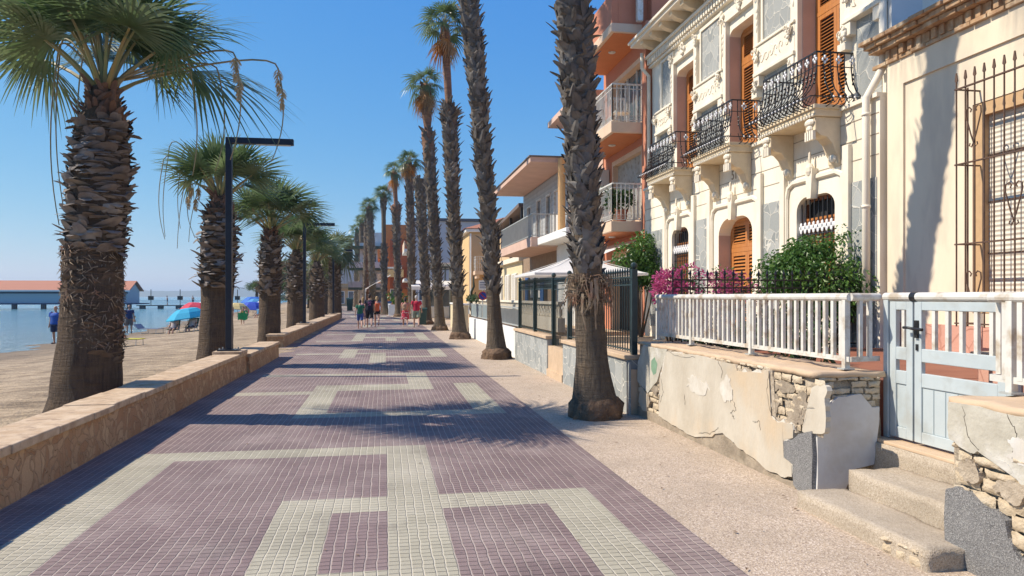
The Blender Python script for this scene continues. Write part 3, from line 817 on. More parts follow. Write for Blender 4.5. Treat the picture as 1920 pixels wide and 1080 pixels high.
for i, (x, y, h, s, cw, lab) in enumerate([(-5.6, 71, 4.4, 1.3, 'olive', 'distant beach side palm with drooping olive crown, left of the farthest lamp'),
                                       (-6.7, 84, 4.6, 1.3, 'mid2', 'distant beach side palm half hidden by the farthest lamp'),
                                       (-8.2, 100, 4.9, 1.3, 'mid', 'distant beach side palm, last but one before the bend'),
                                       (-9.6, 118, 5.2, 1.3, 'mid2', 'most distant beach side palm before the promenade bends')]):
    palm(lab, GL, (x, y, 0), [(0, 0, 0), (h, 0, 0)], [(-.2, .55), (0, .5), (h*.8, .42), (h, .2)], boots=(1.5, h-.2, 80, .26, .3, .7, .7, .05, .4), crown=CW[cw], rot=i*1.7, scale=s, sides=10, dz=.5)

# right row ------------------------------------------------------------------------------
t = palm('tall palm with shaggy fibre collar beside the flagstone wall, nearest on house side', GR, (2.86, 9.95, 0),
     [(0, 0, 0), (1.0, -.06, .02), (1.65, -.09, .02), (3.5, -.19, 0), (5.8, -.36, -.1), (9, -.55, -.65), (11, -.62, -.85)],
     [(-.25, .40), (0, .36), (.18, .32), (.35, .285), (.8, .22), (1.4, .195), (1.7, .205), (2.6, .185), (4.5, .215), (9, .23), (10.6, .19), (11, .15)],
     boots=(1.95, 10.7, 1300, .14, .21, .26, .85, .026, .15), boots2=(2.2, 6.2, 240, .13, .18, .46, .65, .03, .25), boot_m='boot_grey', crown=CW['big'], rot=2.0, scale=1.0, sides=36, dz=.1, trunk_m='trunk_grey', root=(.22, .36), jit=.05)
mb = MB(); r = random.Random(5)
bx, by = 2.77, 9.97
for i in range(360):                                    # shaggy collar
    a = r.uniform(0, 6.283); z = r.uniform(1.55, 1.95); rr = .20
    on = Vector((math.cos(a), math.sin(a), 0)); tn = Vector((-on.y, on.x, 0))
    p = Vector((bx, by, z))+on*rr; L = r.uniform(.08, .22); sl = r.uniform(-1.6, 1.6)
    q1 = p+on*L*.45+tn*sl*L*.4+Vector((0, 0, .02)); q2 = p+on*L*.62+tn*sl*L*.7+Vector((0, 0, -L*r.uniform(.3, 1.0)))
    mb.tube([p, q1, q2], [.009, .006, .002], 3, cap=False)
for i in range(13):                                     # hanging dry leaf straps
    a = r.uniform(-2.4, .6); on = Vector((math.cos(a), math.sin(a), 0)); tn = Vector((-on.y, on.x, 0))
    p = Vector((bx, by, r.uniform(1.6, 1.95)))+on*.215; L = r.uniform(.25, .55); wd = .022
    pts = [p, p+on*.09+Vector((0, 0, .02)), p+on*.13+Vector((0, 0, -L*.5)), p+on*.10+tn*r.uniform(-.1, .1)+Vector((0, 0, -L))]
    b = len(mb.v)
    for k, q in enumerate(pts): mb.v += [tuple(q-tn*wd*(1.2-k*.3)), tuple(q+tn*wd*(1.2-k*.3))]
    for k in range(3): mb.f.append((b+2*k, b+2*k+1, b+2*k+3, b+2*k+2)); mb.m.append(0)
mb.build('fibre_collar', 'fibre', t)
palm('leaning palm with shaggy trunk reaching past the view, second nearest on house side', GR, (2.94, 19.7, 0),
     [(0, 0, 0), (3.6, -.22, 0), (7.5, -.55, 0), (9.5, -.75, 0), (13, -1.0, 0)],
     [(-.25, .40), (0, .36), (.3, .27), (.9, .20), (1.6, .175), (2.2, .18), (5, .20), (8.5, .24), (10, .24), (12.6, .19), (13, .15)],
     boots=(1.7, 12.6, 850, .16, .26, .32, .88, .035, .15), boot_m='boot_grey', crown=CW['big'], rot=.3, scale=.95, sides=24, dz=.15, trunk_m='trunk_grey', root=(.22, .38))
palm('tall palm with bare reddish upper trunk, shaggy lower part and orange dead fronds', GR, (2.88, 29.1, 0),
     [(0, 0, 0), (4, -.2, 0), (9, -.42, 0), (12.2, -.6, 0)],
     [(-.25, .44), (0, .38), (.3, .29), (1.2, .21), (2, .20), (5, .225), (8, .27), (8.9, .31), (9.0, .14), (11, .155), (11.6, .2), (12.2, .16)],
     boots=(1.6, 9.0, 480, .17, .28, .40, .9, .04, .15), boot_m='boot_grey', crown=CW['far'], rot=1.2, scale=1.02, sides=18, trunk_m='trunk_red', root=(.22, .40),
     boots2=(8.4, 9.1, 60, .16, .3, .8, .9, .04, .1), dead=(CW['dead'], .35, 1.0))
palm('tall palm with beige dead fronds either side of its crown, beside the reddish trunk', GR, (2.66, 36.6, 0),
     [(0, 0, 0), (5, -.3, 0), (9.8, -.62, 0), (12.0, -.7, 0)],
     [(-.25, .42), (0, .37), (.4, .27), (1.5, .215), (5, .235), (9.7, .31), (9.8, .16), (10.4, .23), (11.6, .25), (12.0, .17)],
     boots=(1.6, 9.8, 400, .18, .28, .40, .9, .04, .15), boots2=(10.3, 11.9, 80, .16, .22, .4, .9, .035, .1, 'boot_red'), boot_m='boot_grey', crown=CW['far2'], rot=2.6, scale=.92, sides=16, trunk_m='trunk_red', root=(.2, .39), dead=(CW['dead_big'], .3, .4))
palm('tall headless palm trunk with a flared broken top', GR, (2.48, 44.5, 0),
     [(0, 0, 0), (8.6, -.45, 0)], [(-.25, .44), (0, .38), (.4, .28), (2, .23), (6, .26), (8.0, .35), (8.6, .42)],
     boots=(1.6, 8.6, 330, .19, .3, .4, .9, .04, .1), boot_m='boot_grey', sides=14, trunk_m='trunk_grey', root=(.2, .40))
palm('tall palm with half its crown straw coloured, in front of the grey building', GR, (2.0, 56.1, 0),
     [(0, 0, 0), (6, -.1, 0), (11.7, -.25, 0)], [(-.25, .46), (0, .40), (.5, .30), (3, .26), (7, .33), (7.1, .27), (11.2, .32), (11.7, .2)],
     boots=(1.5, 11.4, 340, .2, .32, .42, .9, .045, .15), boot_m='boot_grey', crown=CW['far'], rot=3.6, scale=1.0, sides=12, trunk_m='trunk_grey', root=(.2, .42), dead=(CW['dead_big'], .1, 2.4))
palm('tall palm with a thin neck above a flared skirt in front of the orange building', GR, (1.07, 61.5, 0),
     [(0, 0, 0), (9.1, -.2, 0), (11.9, -.35, 0)], [(-.25, .46), (0, .40), (.5, .28), (3, .23), (8, .29), (9.1, .48), (9.15, .17), (10.6, .19), (11.5, .3), (11.9, .2)],
     boots=(1.5, 9.1, 300, .2, .3, .42, .9, .045, .1), boot_m='boot_grey', crown=CW['far2'], rot=5.2, scale=.92, sides=12, trunk_m='trunk_red', root=(.2, .42), dead=(CW['dead'], .5, 1.4))
palm('slender palm with ringed upper trunk right of the orange shirted woman', GR, (-.05, 69, 0),
     [(0, 0, 0), (11, -.1, 0)], [(-.25, .6), (0, .52), (.6, .32), (2, .25), (6, .28), (6.2, .2), (9, .2), (10.3, .28), (11, .2)],
     boots=(1.5, 6.3, 200, .22, .32, .42, .9, .045, .1), boots2=(9.4, 10.9, 60, .2, .3, .42, .9, .04, .1), boot_m='boot_grey', crown=CW['far'], rot=.9, scale=.98, sides=10, trunk_m='trunk_grey')
palm('thick shaggy palm behind the man in the navy shirt', GR, (-1.33, 87, 0),
     [(0, 0, 0), (12, -.45, 0)], [(-.25, .55), (0, .46), (1, .33), (6, .36), (8, .47), (11.5, .34), (12, .22)],
     boots=(1.5, 11.8, 240, .25, .36, .42, .9, .05, .1), boot_m='boot_grey', crown=CW['far'], rot=2.9, scale=1.2, sides=10, trunk_m='trunk_grey')
for i, (x, y, h, s, lab) in enumerate([(-2.5, 98, 12.2, 1.1, 'distant palm behind the boy in green, right one of a close pair'),
                                       (-3.55, 112, 12.9, 1.1, 'distant palm behind the boy in green, left one of a close pair'),
                                       (-4.6, 122, 12.5, 1.15, 'distant palm standing left of the close pair, trunk half hidden'),
                                       (-6.4, 140, 12.0, 1.2, 'very distant thin palm near the vanishing point, right one'),
                                       (-8.4, 158, 11.5, 1.2, 'very distant thin palm near the vanishing point, left one')]):
    palm(lab, GR, (x, y, 0), [(0, 0, 0), (h, .2, 0)], [(-.2, .5), (0, .42), (h*.7, .34), (h*.9, .4), (h, .22)], boots=(1.5, h-.2, 110, .28, .38, .45, .9, .06, .1), boot_m='boot_grey',
         crown=CW['far' if i % 2 else 'far2'], rot=i*1.3, scale=s, sides=8, dz=.6, trunk_m='trunk_grey')

mb = MB(); r = random.Random(77)                     # dry leaf litter on the paving and pavement
for i in range(190):
    y = r.uniform(2.5, 22); x = r.uniform(2.0, 3.45) if r.random() < .7 else r.uniform(-2.9, 2.1)
    a = r.uniform(0, 6.28); l = r.uniform(.008, .028); w_ = l*r.uniform(.2, .5)
    dx, dy = math.cos(a), math.sin(a); z = .006
    mb.add([(x-dx*l, y-dy*l, z), (x-dy*w_, y+dx*w_, z+.006), (x+dx*l, y+dy*l, z+.002), (x+dy*w_, y-dx*w_, z+.004)], [(0, 1, 2, 3)])
lf_ = mb.build('leaf_litter', solid('dry_litter', (.20, .13, .075))); lf_['kind'] = 'stuff'
# ---------------------------------------------------------------- crumbling front walls
FX = 3.5
def front(u, v, d): return (FX-d, u, v)
def endf(u, v, d): return (u, 5.66-d, v)
def stones(mb, region, fn, d, w, h, seed, skip=.0):
    """rough courses of exposed adobe blocks filling a rectangle list (u0,u1,v0,v1)"""
    r = random.Random(seed)
    for u0, u1, v0, v1 in region:
        v = v0
        while v < v1-.02:
            hh = min(h*r.uniform(.75, 1.25), v1-v); u = u0-r.uniform(0, w*.5)
            while u < u1:
                ww = w*r.uniform(.6, 1.35); a, b = max(u, u0), min(u+ww, u1)
                if b-a > .04 and r.random() > skip:
                    dd = d*r.uniform(.3, 1.2); g = .008; n = 4
                    o = len(mb.v)
                    # pillow shaped block: 4x3 grid bulging outwards
                    for j in range(4):
                        for i in range(n+1):
                            s, t_ = i/n, j/3
                            e = 1 if 0 < i < n and 0 < j < 3 else .15
                            uu = a+g+(b-a-2*g)*s+r.uniform(-.006, .006); vv = v+g*.7+(hh-1.4*g)*t_+r.uniform(-.006, .006)
                            mb.v.append(fn(uu, vv, dd*e+r.uniform(-.004, .004)))
                    for j in range(3):
                        for i in range(n):
                            q = (o+j*(n+1)+i, o+j*(n+1)+i+1, o+(j+1)*(n+1)+i+1, o+(j+1)*(n+1)+i)
                            mb.f.append(q); mb.m.append(0)
                u += ww
            v += hh
def rough_box(x0, x1, y0, y1, z0, z1, name, m, t, amp=.012, step=.09, seed=0):
    """box with an uneven, broken surface"""
    bm = bmesh.new()
    mbb = MB(); mbb.box(x0, x1, y0, y1, z0, z1)
    vs = [bm.verts.new(p) for p in mbb.v]
    for f in mbb.f: bm.faces.new([vs[i] for i in f])
    for _ in range(6):
        es = [e for e in bm.edges if e.calc_length() > step*1.6]
        if not es: break
        bmesh.ops.subdivide_edges(bm, edges=es, cuts=1, use_grid_fill=True)
    off = parent_loc(t)
    for v in bm.verts:
        n = Vector((noise.noise(v.co*5+Vector((seed, 0, 0))), noise.noise(v.co*5+Vector((0, seed+7, 0))), noise.noise(v.co*5+Vector((3, 0, seed)))))
        v.co += n*amp+Vector((noise.noise(v.co*19), noise.noise(v.co*19+Vector((5, 5, 5))), noise.noise(v.co*19+Vector((9, 1, 4)))))*amp*.5
        v.co -= off
    me = bpy.data.meshes.new(name); bm.to_mesh(me); bm.free(); me.materials.append(MAT[m])
    me.polygons.foreach_set('use_smooth', [True]*len(me.polygons))
    o = bpy.data.objects.new(name, me); C.objects.link(o); o.parent = t
    return o

t = thing('crumbling_garden_wall', 'low garden wall of flaking cream plaster and exposed adobe, under the long white railing', 'wall', (3.5, 5.66, 0), 'crumbling rendered front walls')
rough_box(3.525, 4.12, 5.69, 10.02, -.15, 1.0, 'wall_core', 'core', t, .014, .12, 1)
mb = MB()
stones(mb, [(5.5, 6.36, .50, .985), (6.36, 7.7, .90, 1.0), (9.05, 10.0, .1, .62), (7.6, 9.0, .93, .99)], front, .02, .17, .075, 2, .12)
stones(mb, [(3.53, 4.1, .72, .985)], endf, .018, .17, .07, 4, .1)
mb.build('adobe_blocks', 'adobe', t, smooth=True)
patch([(8.88, .96), (8.62, .97), (7.72, .985), (7.49, .97), (7.02, .97), (6.98, .91), (6.57, .93), (6.35, .97), (6.35, .86), (6.36, .76), (6.35, .66), (6.31, .56), (6.2, .52), (5.95, .55), (5.94, .43), (6.09, .39), (6.16, .3), (6.09, .23), (5.96, .19), (5.96, .09), (6.14, .05), (6.33, .05), (6.54, .09), (6.79, .12), (6.98, .15), (7.16, .2), (7.37, .24), (7.56, .14), (7.89, .08), (8.24, .05), (8.57, .08), (8.99, .10), (9.15, .12), (9.1, .45), (9.07, .63), (8.93, .82)], front, .034, 'plaster', 'plaster', t, .014, 1)
BIG = [(8.88, .96), (7.49, .97), (6.98, .91), (6.36, .97), (6.34, .56), (5.97, .54), (6.07, .30), (5.97, .12), (6.54, .09), (7.37, .24), (7.89, .08), (8.57, .08), (9.12, .12), (9.06, .63)]
cx_, cy_ = 7.5, .5
for i_, (k_, d_) in enumerate(((1.045, .022), (1.02, .029))):
    patch([(cx_+(u-cx_)*k_, cy_+(v-cy_)*k_*.97) for u, v in BIG], front, d_, 'broken_edge', 'core' if i_ == 0 else 'pale_wash', t, .03, 21+i_, 9)
for i_, (u, v, ru, rv) in enumerate(((7.95, .66, .26, .12), (7.2, .70, .12, .10))):
    patch([(u+ru*math.cos(q*.7)*(.55+.9*abs(math.sin(q*5.3+i_))), v+rv*math.sin(q*.7)*(.55+.9*abs(math.sin(q*3.1+i_*2)))) for q in range(9)], front, .0375+.001*i_, 'peeling_whitewash', 'pale_wash', t, .04, 31+i_, 4)
for i_, (u, v, ru, rv) in enumerate(((6.15, .86, .16, .07), (5.85, .72, .12, .09), (6.28, .66, .07, .10), (5.95, .60, .12, .05), (9.6, .30, .08, .10), (9.3, .42, .10, .07))):
    patch([(u+ru*math.cos(q*.7)*(.55+.9*abs(math.sin(q*5.3+i_))), v+rv*math.sin(q*.7)*(.55+.9*abs(math.sin(q*3.1+i_*2)))) for q in range(9)], front, .016+.002*i_, 'mortar_smear', 'dirt_base', t, .03, 41+i_, 4)
def cracks(lines, fn, d, t):
    r = random.Random(len(lines))
    for pts in lines:
        mb = MB(); P_ = []
        for (u0, v0), (u1, v1) in zip(pts, pts[1:]):
            for k in range(6): P_.append((u0+(u1-u0)*k/6+r.uniform(-.012, .012), v0+(v1-v0)*k/6+r.uniform(-.012, .012)))
        P_.append(pts[-1])
        mb.tube([fn(u, v, d) for u, v in P_], [.0008+.0013*abs(math.sin(i*.9)) for i in range(len(P_))], 4); mb.build('crack', solid('crack_dark', (.06, .05, .04)), t)
cracks([[(6.35, .97), (6.38, .80), (6.34, .62), (6.22, .53)], [(7.05, .60), (7.0, .52), (7.12, .47), (7.02, .42)], [(6.65, .45), (6.52, .48), (6.5, .40)], [(8.85, .97), (8.5, .93), (8.0, .96)], [(7.4, .96), (7.3, .88), (7.32, .80)],
        [(9.05, .60), (8.98, .45), (9.08, .30)], [(8.3, .50), (8.28, .38)], [(7.9, .12), (7.6, .17), (7.4, .27)], [(5.62, .74), (5.80, .70), (5.84, .62)]], front, .036, t)
patch([(9.74, .99), (8.87, .99), (8.97, .84), (9.09, .71), (9.22, .55), (9.56, .36), (9.84, .44), (9.99, .47), (9.97, .74)], front, .03, 'stained_plaster', 'grey_plaster', t, .012, 2)
patch([(9.84, .42), (9.59, .33), (9.62, .1), (9.78, .1), (9.94, .19)], front, .028, 'plaster', 'plaster', t, .01, 3)
patch([(5.66, .90), (5.46, .93), (5.47, .77), (5.48, .56), (5.65, .54), (5.81, .51), (5.76, .65), (5.69, .8)], front, .026, 'plaster', 'plaster', t, .02, 4, 5)
patch([(5.96, .41), (5.86, .48), (5.72, .52), (5.655, .54), (5.655, -.02), (5.74, -.03), (5.94, .03), (5.95, .2), (6.09, .23), (6.17, .29), (6.09, .38)], front, .0325, 'gravel_patch', 'gravel_render', t, .014, 5)
patch([(10.0, .12), (9.6, .10), (9.21, .12), (8.93, .09), (8.53, .07), (8.15, .045), (7.89, .07), (7.64, .12), (7.37, .23), (7.16, .19), (6.92, .14), (6.51, .08), (6.31, .04), (6.09, .04), (5.94, .05), (5.94, -.08), (10.0, -.08)], front, .018, 'wall_foot', 'dirt_base', t, .016, 6)
patch([(3.5, .54), (3.53, .75), (3.63, .77), (3.69, .82), (3.9, .84), (3.97, .73), (4.07, .73), (4.06, .57), (4.0, .52), (4.02, .25), (3.78, .21), (3.76, -.02), (3.5, -.02)], endf, .03, 'whitewash_plaster', 'white_plaster', t, .008, 7)
mb = MB(); r = random.Random(3); y = 5.63                            # uneven sandstone capping
while y < 10.0:
    l = min(r.uniform(.5, 1.1), 10.03-y)
    if l < .1: break
    y += l
rough_box(3.495, 4.14, 5.655, 10.03, .975, 1.02, 'capping', 'ledge', t, .014, .07, 4)
patch([(9.42, .80), (9.30, .86), (9.20, .78), (9.24, .66), (9.34, .62), (9.42, .68)], lambda u, v, d: (FX-.031-max(d, -.005)*.1, u, v), .01, 'green_spray_mark', 'grey_plaster', t, .01, 11).data.materials[0] = solid('faded_green_spray', (.20, .33, .22))

t = thing('crumbling_garden_wall', 'low garden wall with blue grey gravel patch and yellow adobe blocks, right of the steps', 'wall', (3.5, 4.15, 0), 'crumbling rendered front walls')
rough_box(3.525, 4.12, 0, 4.15, -.15, 1.0, 'wall_core', 'core', t, .014, .13, 3)
mb = MB(); stones(mb, [(3.0, 4.13, .40, .76), (2.2, 3.7, .05, .75)], front, .026, .19, .08, 6, .1); mb.build('adobe_blocks', 'adobe', t, smooth=True)
patch([(4.15, .99), (3.81, .985), (3.3, .985), (2.4, .985), (2.4, .55), (3.0, .5), (3.45, .52), (3.61, .61), (3.67, .68), (3.7, .71), (3.8, .72), (3.87, .78), (3.94, .71), (4.01, .72), (4.14, .76)], front, .03, 'plaster', 'grey_plaster', t, .013, 7)
patch([(4.155, .44), (4.08, .48), (4.0, .47), (3.87, .42), (3.77, .41), (3.7, .38), (3.68, .29), (3.61, .2), (3.5, .1), (3.4, -.05), (4.155, -.06)], front, .04, 'gravel_patch', 'gravel_render', t, .013, 8)
cracks([[(4.02, .97), (3.98, .80), (3.90, .74)], [(3.70, .98), (3.62, .88), (3.66, .74)]], front, .0305, t)
for i_, (u, v, ru, rv) in enumerate(((3.6, .80, .09, .11), (3.98, .60, .08, .05), (3.66, .55, .10, .06))):
    patch([(u+ru*math.cos(q*.7)*(.55+.9*abs(math.sin(q*5.3+i_))), v+rv*math.sin(q*.7)*(.55+.9*abs(math.sin(q*3.1+i_*2)))) for q in range(9)], front, .033+.001*i_, 'peeling_whitewash', 'white_plaster' if i_ == 0 else 'core', t, .03, 51+i_, 4)
rough_box(3.49, 4.14, -.1, 4.165, .975, 1.02, 'capping', 'ledge', t, .014, .08, 6)

# ---------------------------------------------------------------- steps
t = thing('stone_steps', 'three worn concrete steps between the two crumbling walls leading up to the pale blue gate', 'steps', (3.3, 4.9, 0))
rough_box(3.20, 3.62, 4.0, 5.42, -.1, .125, 'step', 'step', t, .016, .06, 1)
rough_box(3.60, 4.05, 4.17, 5.36, -.1, .29, 'step', 'step', t, .016, .06, 5)
rough_box(4.03, 4.6, 4.17, 5.76, -.1, .435, 'step', 'step', t, .008, .06, 9)
mb = MB(); mb.box(4.05, 4.30, 4.2, 5.74, .436, .462); mb.build('threshold', 'ledge', t, bevel=.006)
mb = MB(); stones(mb, [(4.0, 4.42, -.02, .10)], lambda u, v, d: (3.22-d, u, v), .045, .13, .1, 8); mb.build('broken_step_stones', 'adobe', t, smooth=True)

# raised front yard behind the walls
mb = MB()
mb.box(4.13, 6.99, 5.80, 9.62, -.1, .93); mb.box(4.62, 6.99, -1, 5.78, -.1, .93); mb.box(4.13, 4.61, -1, 4.16, -.1, .93)
struct(mb.build('terrace', 'terracotta'))
mb = MB(); mb.box(3.38, 7.0, 10.05, 19.2, -.1, .62); struct(mb.build('garden_ground', 'ledge'))
t = thing('stair_cheek', 'pink flagstone stair wall seen through the pale blue gate', 'wall', (4.75, 4.6, .93))
mb = MB(); mb.box(4.62, 4.9, 4.0, 5.2, .931, 1.18); mb.build('wall_body', 'flag_pink', t)
mb = MB(); mb.box(4.58, 4.94, 3.96, 5.24, 1.18, 1.215); mb.build('capping', 'ledge', t, bevel=.008)

# ---------------------------------------------------------------- white railings
def railing(label, runs, posts, loc, balus_step=.118, cap_r=.034, zb=1.12, zt=1.645, plates=True):
    """runs: list of ((x,y),(x,y)) straight lengths; posts at (x,y)"""
    t = thing('metal_railing', label, 'railing', loc, 'white metal railings on the crumbling walls')
    for i, (a, b) in enumerate(runs):
        a = Vector((*a, 0)); b = Vector((*b, 0)); L = (b-a).length; e = (b-a)/L
        mb = MB(); mb.tube([a+Vector((0, 0, zt)), b+Vector((0, 0, zt))], cap_r, 12); mb.build('top_rail', 'white_paint', t, smooth=False)
        mb = MB(); mb.tube([a+Vector((0, 0, zb)), b+Vector((0, 0, zb))], (.018, .03), 4); mb.build('bottom_rail', 'white_paint', t)
        n = int(L/balus_step)
        for k in range(1, n+1):
            p = a+e*(k*L/(n+1)); mb = MB()
            mb.box(p.x-.015, p.x+.015, p.y-.02, p.y+.02, zb, zt-cap_r*.6); mb.build('baluster', 'white_paint', t)
    for x, y in posts:
        mb = MB(); mb.box(x-.024, x+.024, y-.024, y+.024, 1.03, zt-.01); mb.build('post', 'white_paint', t)
        mb = MB(); mb.box(x-.05, x+.05, y-.05, y+.05, 1.032, 1.043); mb.build('foot_plate', 'rail_grey', t)
    return t
railing('long white metal railing with slim balusters on the wall left of the blue gate', [((3.84, 10.2), (3.86, 5.72)), ((3.86, 5.72), (4.17, 5.78))],
        [(3.84, 10.16), (3.845, 8.98), (3.85, 7.42), (3.86, 5.78)], (3.85, 8, 1.03))
railing('short white metal railing on the wall right of the blue gate', [((3.92, 4.3), (3.92, .2)), ((3.92, 4.3), (4.17, 4.36))],
        [(3.92, 4.14), (3.92, 2.6), (3.92, 1.0)], (3.92, 3, 1.03))

# ---------------------------------------------------------------- gate
t = thing('garden_gate', 'pale blue panelled garden gate with black handle between the crumbling walls', 'gate', (4.2, 5.05, .46))
GX0, GX1 = 4.185, 4.225
def leaf(y0, y1, bars, name, st=.07):
    root = MB(); root.box(GX0, GX1, y0, y0+st, .485, 1.61); root.box(GX0, GX1, y1-st, y1, .485, 1.61)
    for za, zb_ in ((.485, .575), (.93, 1.04), (1.13, 1.235), (1.54, 1.61)): root.box(GX0+.001, GX1-.001, y0+st, y1-st, za, zb_)
    root.box(GX0+.012, GX1-.012, y0+st, y1-st, .575, .93)
    lf = root.build(name, 'gate', t, bevel=.005)
    for yb in bars:
        mb = MB(); mb.box(GX0+.006, GX1-.006, yb-.017, yb+.017, 1.235, 1.54); mb.build('gate_bar', 'white_paint', lf)
    w_ = (y1-y0-2*st); n = max(1, round(w_/.115))
    mb = MB()
    for k in range(n+1):
        yy = y0+st+w_*k/n; mb.box(GX0+.0085, GX0+.0115, yy-.003, yy+.003, .58, .925)
    mb.build('panel_grooves', 'gate_groove', lf)
    return lf
leaf(5.385, 5.66, [5.505], 'narrow_leaf', .075)
wl = leaf(4.46, 5.365, [4.60, 4.74, 4.88, 5.02, 5.16], 'wide_leaf', .08)
for y in (5.70, 4.42):
    mb = MB(); mb.box(4.175, 4.235, y-.03, y+.03, .463, 1.63); mb.build('gate_post', 'gate', t, bevel=.004)
mb = MB(); mb.tube([(4.2, 5.73, 1.647), (4.2, 5.40, 1.647)], .036, 12); mb.build('top_rail', 'white_paint', t)
mb = MB(); mb.tube([(4.2, 5.34, 1.647), (4.2, 4.38, 1.647)], .036, 12); mb.build('top_rail', 'white_paint', t)
mb = MB(); mb.tube([(4.2, 5.40, 1.647), (4.2, 5.34, 1.647)], .041, 12); mb.build('rubber_collar', 'black', t)
mb = MB(); mb.box(4.165, 4.186, 5.31, 5.345, 1.32, 1.46); mb.tube([(4.17, 5.33, 1.395), (4.135, 5.33, 1.395), (4.125, 5.30, 1.395), (4.125, 5.20, 1.39)], .013, 6); mb.tube([(4.135, 5.33, 1.395), (4.13, 5.36, 1.40), (4.13, 5.42, 1.40)], .012, 6); mb.build('handle', 'black', wl)
mb = MB(); mb.box(4.176, 4.186, 5.315, 5.34, 1.22, 1.27); mb.build('lock', 'black', wl)

# ---------------------------------------------------------------- beige house
t = thing('beige_house', 'single storey beige house with brick cornice and grilled window, right of the downpipe', 'house', (6.9, 5, 0))
BX = 6.9
mb = MB(); wall_holes(mb, BX, BX+.4, -2, 9.36, 1.30, 4.86, [(5.6, 7.85, 1.45, 3.93), (2.0, 4.0, 1.45, 3.93)])
mb.box(BX+.4, BX+8, -2, 9.36, .9, 5.2)
mb.build('wall', 'beige', t)
mb = MB()                                                            # raised frame round the panels
mb.box(BX-.03, BX, 9.02, 9.34, 1.30, 4.86); mb.box(BX-.03, BX, -2, 9.02, 4.52, 4.86); mb.build('raised_frame', 'beige', t)
mb = MB(); mb.box(BX-.02, BX+.02, -2, 9.36, .9, 1.30); mb.build('stone_plinth', 'flag_pink', t)
mb = MB(); mb.box(BX-.045, BX-.021, 3.0, 3.9, .94, 1.9); mb.build('cellar_door', 'rust_wall', t)
def frame(mb, x0, x1, y0, y1, z0, z1, w_):
    mb.box(x0, x1, y0, y0+w_, z0, z1); mb.box(x0, x1, y1-w_, y1, z0, z1); mb.box(x0, x1, y0+w_, y1-w_, z1-w_, z1); mb.box(x0, x1, y0+w_, y1-w_, z0, z0+w_)
for ya, yb in ((5.6, 7.85), (2.0, 4.0)):
    mb = MB(); frame(mb, BX+.01, BX+.12, ya+.005, yb-.005, 1.455, 3.925, .15)
    wn = mb.build('window', solid('tan_window_surround', (.55, .36, .19)), t)
    mb = MB(); mb.box(BX+.085, BX+.10, ya+.15, yb-.15, 1.6, 3.775); mb.build('roller_blind', 'wire_blind', wn)
    mb = MB()
    for z in (2.15, 2.75, 3.3): mb.box(BX+.07, BX+.084, ya+.15, yb-.15, z, z+.012)
    mb.build('blind_battens', 'rust_iron', wn)
def grille(ya, yb, zt):
    gx = BX-.31; mb = MB(); n = round((yb-ya)/.135)
    g_ = mb
    for k in range(n+1):
        y = yb-(yb-ya)*k/n
        mb.box(gx-.0065, gx+.0065, y-.0065, y+.0065, 1.30, zt)
        mb.prism([(-.022, 0), (0, -.025), (.022, 0), (.006, .09), (-.006, .09)], lambda u, v, a, y=y: (gx+a, y+u, zt+.02+v), -.006, .006)
    for z in (1.33, 2.25, 3.18, 4.06):
        mb.box(gx-.014, gx+.014, ya-.02, yb+.02, z, z+.016)
        for y in (ya, yb): mb.box(gx, BX, y-.012, y+.012, z+.001, z+.015)
    for y in (ya, yb):
        mb.box(BX-.17, BX-.155, y-.008, y+.008, 1.3, zt-.05)
    def heart(yc, zc):
        for s in (-1, 1):
            pts = [(gx-.012, yc+s*u, zc+v) for u, v in ((0, -.32), (.04, -.22), (.11, 0), (.105, .07), (.06, .09), (.03, .06), (.045, .03))]
            mb.tube(pts, .008, 4)
            mb.tube([(gx-.012, yc+s*u, zc-.32-v) for u, v in ((0, 0), (.03, .05), (.06, .03), (.05, 0))], .007, 4)
    y0 = yb-.27
    for zc in (3.72, 1.85): heart(y0, zc)
    for q in range(1, 4):
        for zc in (2.78,) if q % 2 else (3.72, 1.85): heart(y0-.55*q, zc)
    return mb.build('window_grille', 'rust_iron', t)
grille(5.55, 7.74, 4.15); grille(1.9, 4.1, 4.15)
mb = MB(); r = random.Random(9)                                      # brick cornice in stepped courses
for row, (z, ov, h) in enumerate(((4.86, .07, .05), (4.915, .05, .13), (5.05, .16, .06), (5.115, .22, .06), (5.18, .28, .05))):
    y = -2.1; st = .15 if row == 1 else .27
    while y < 9.38+ov*.3:
        l = st*r.uniform(.85, 1.1)
        if row == 1: mb.box(BX-ov-r.uniform(0, .05), BX, y, y+l*.55, z, z+h)
        else: mb.box(BX-ov-r.uniform(-.015, .02), BX+.02, y, y+l-.012, z+r.uniform(-.003, .003), z+h)
        y += l
mb.box(BX-.04, BX, -2.1, 9.36, 4.90, 5.06)
mb.build('brick_cornice', 'brick', t, bevel=.006)
mb = MB(); mb.box(BX-.2, BX+8, -2.1, 9.37, 5.232, 5.27); mb.build('flat_roof', 'asphalt_roof', t)

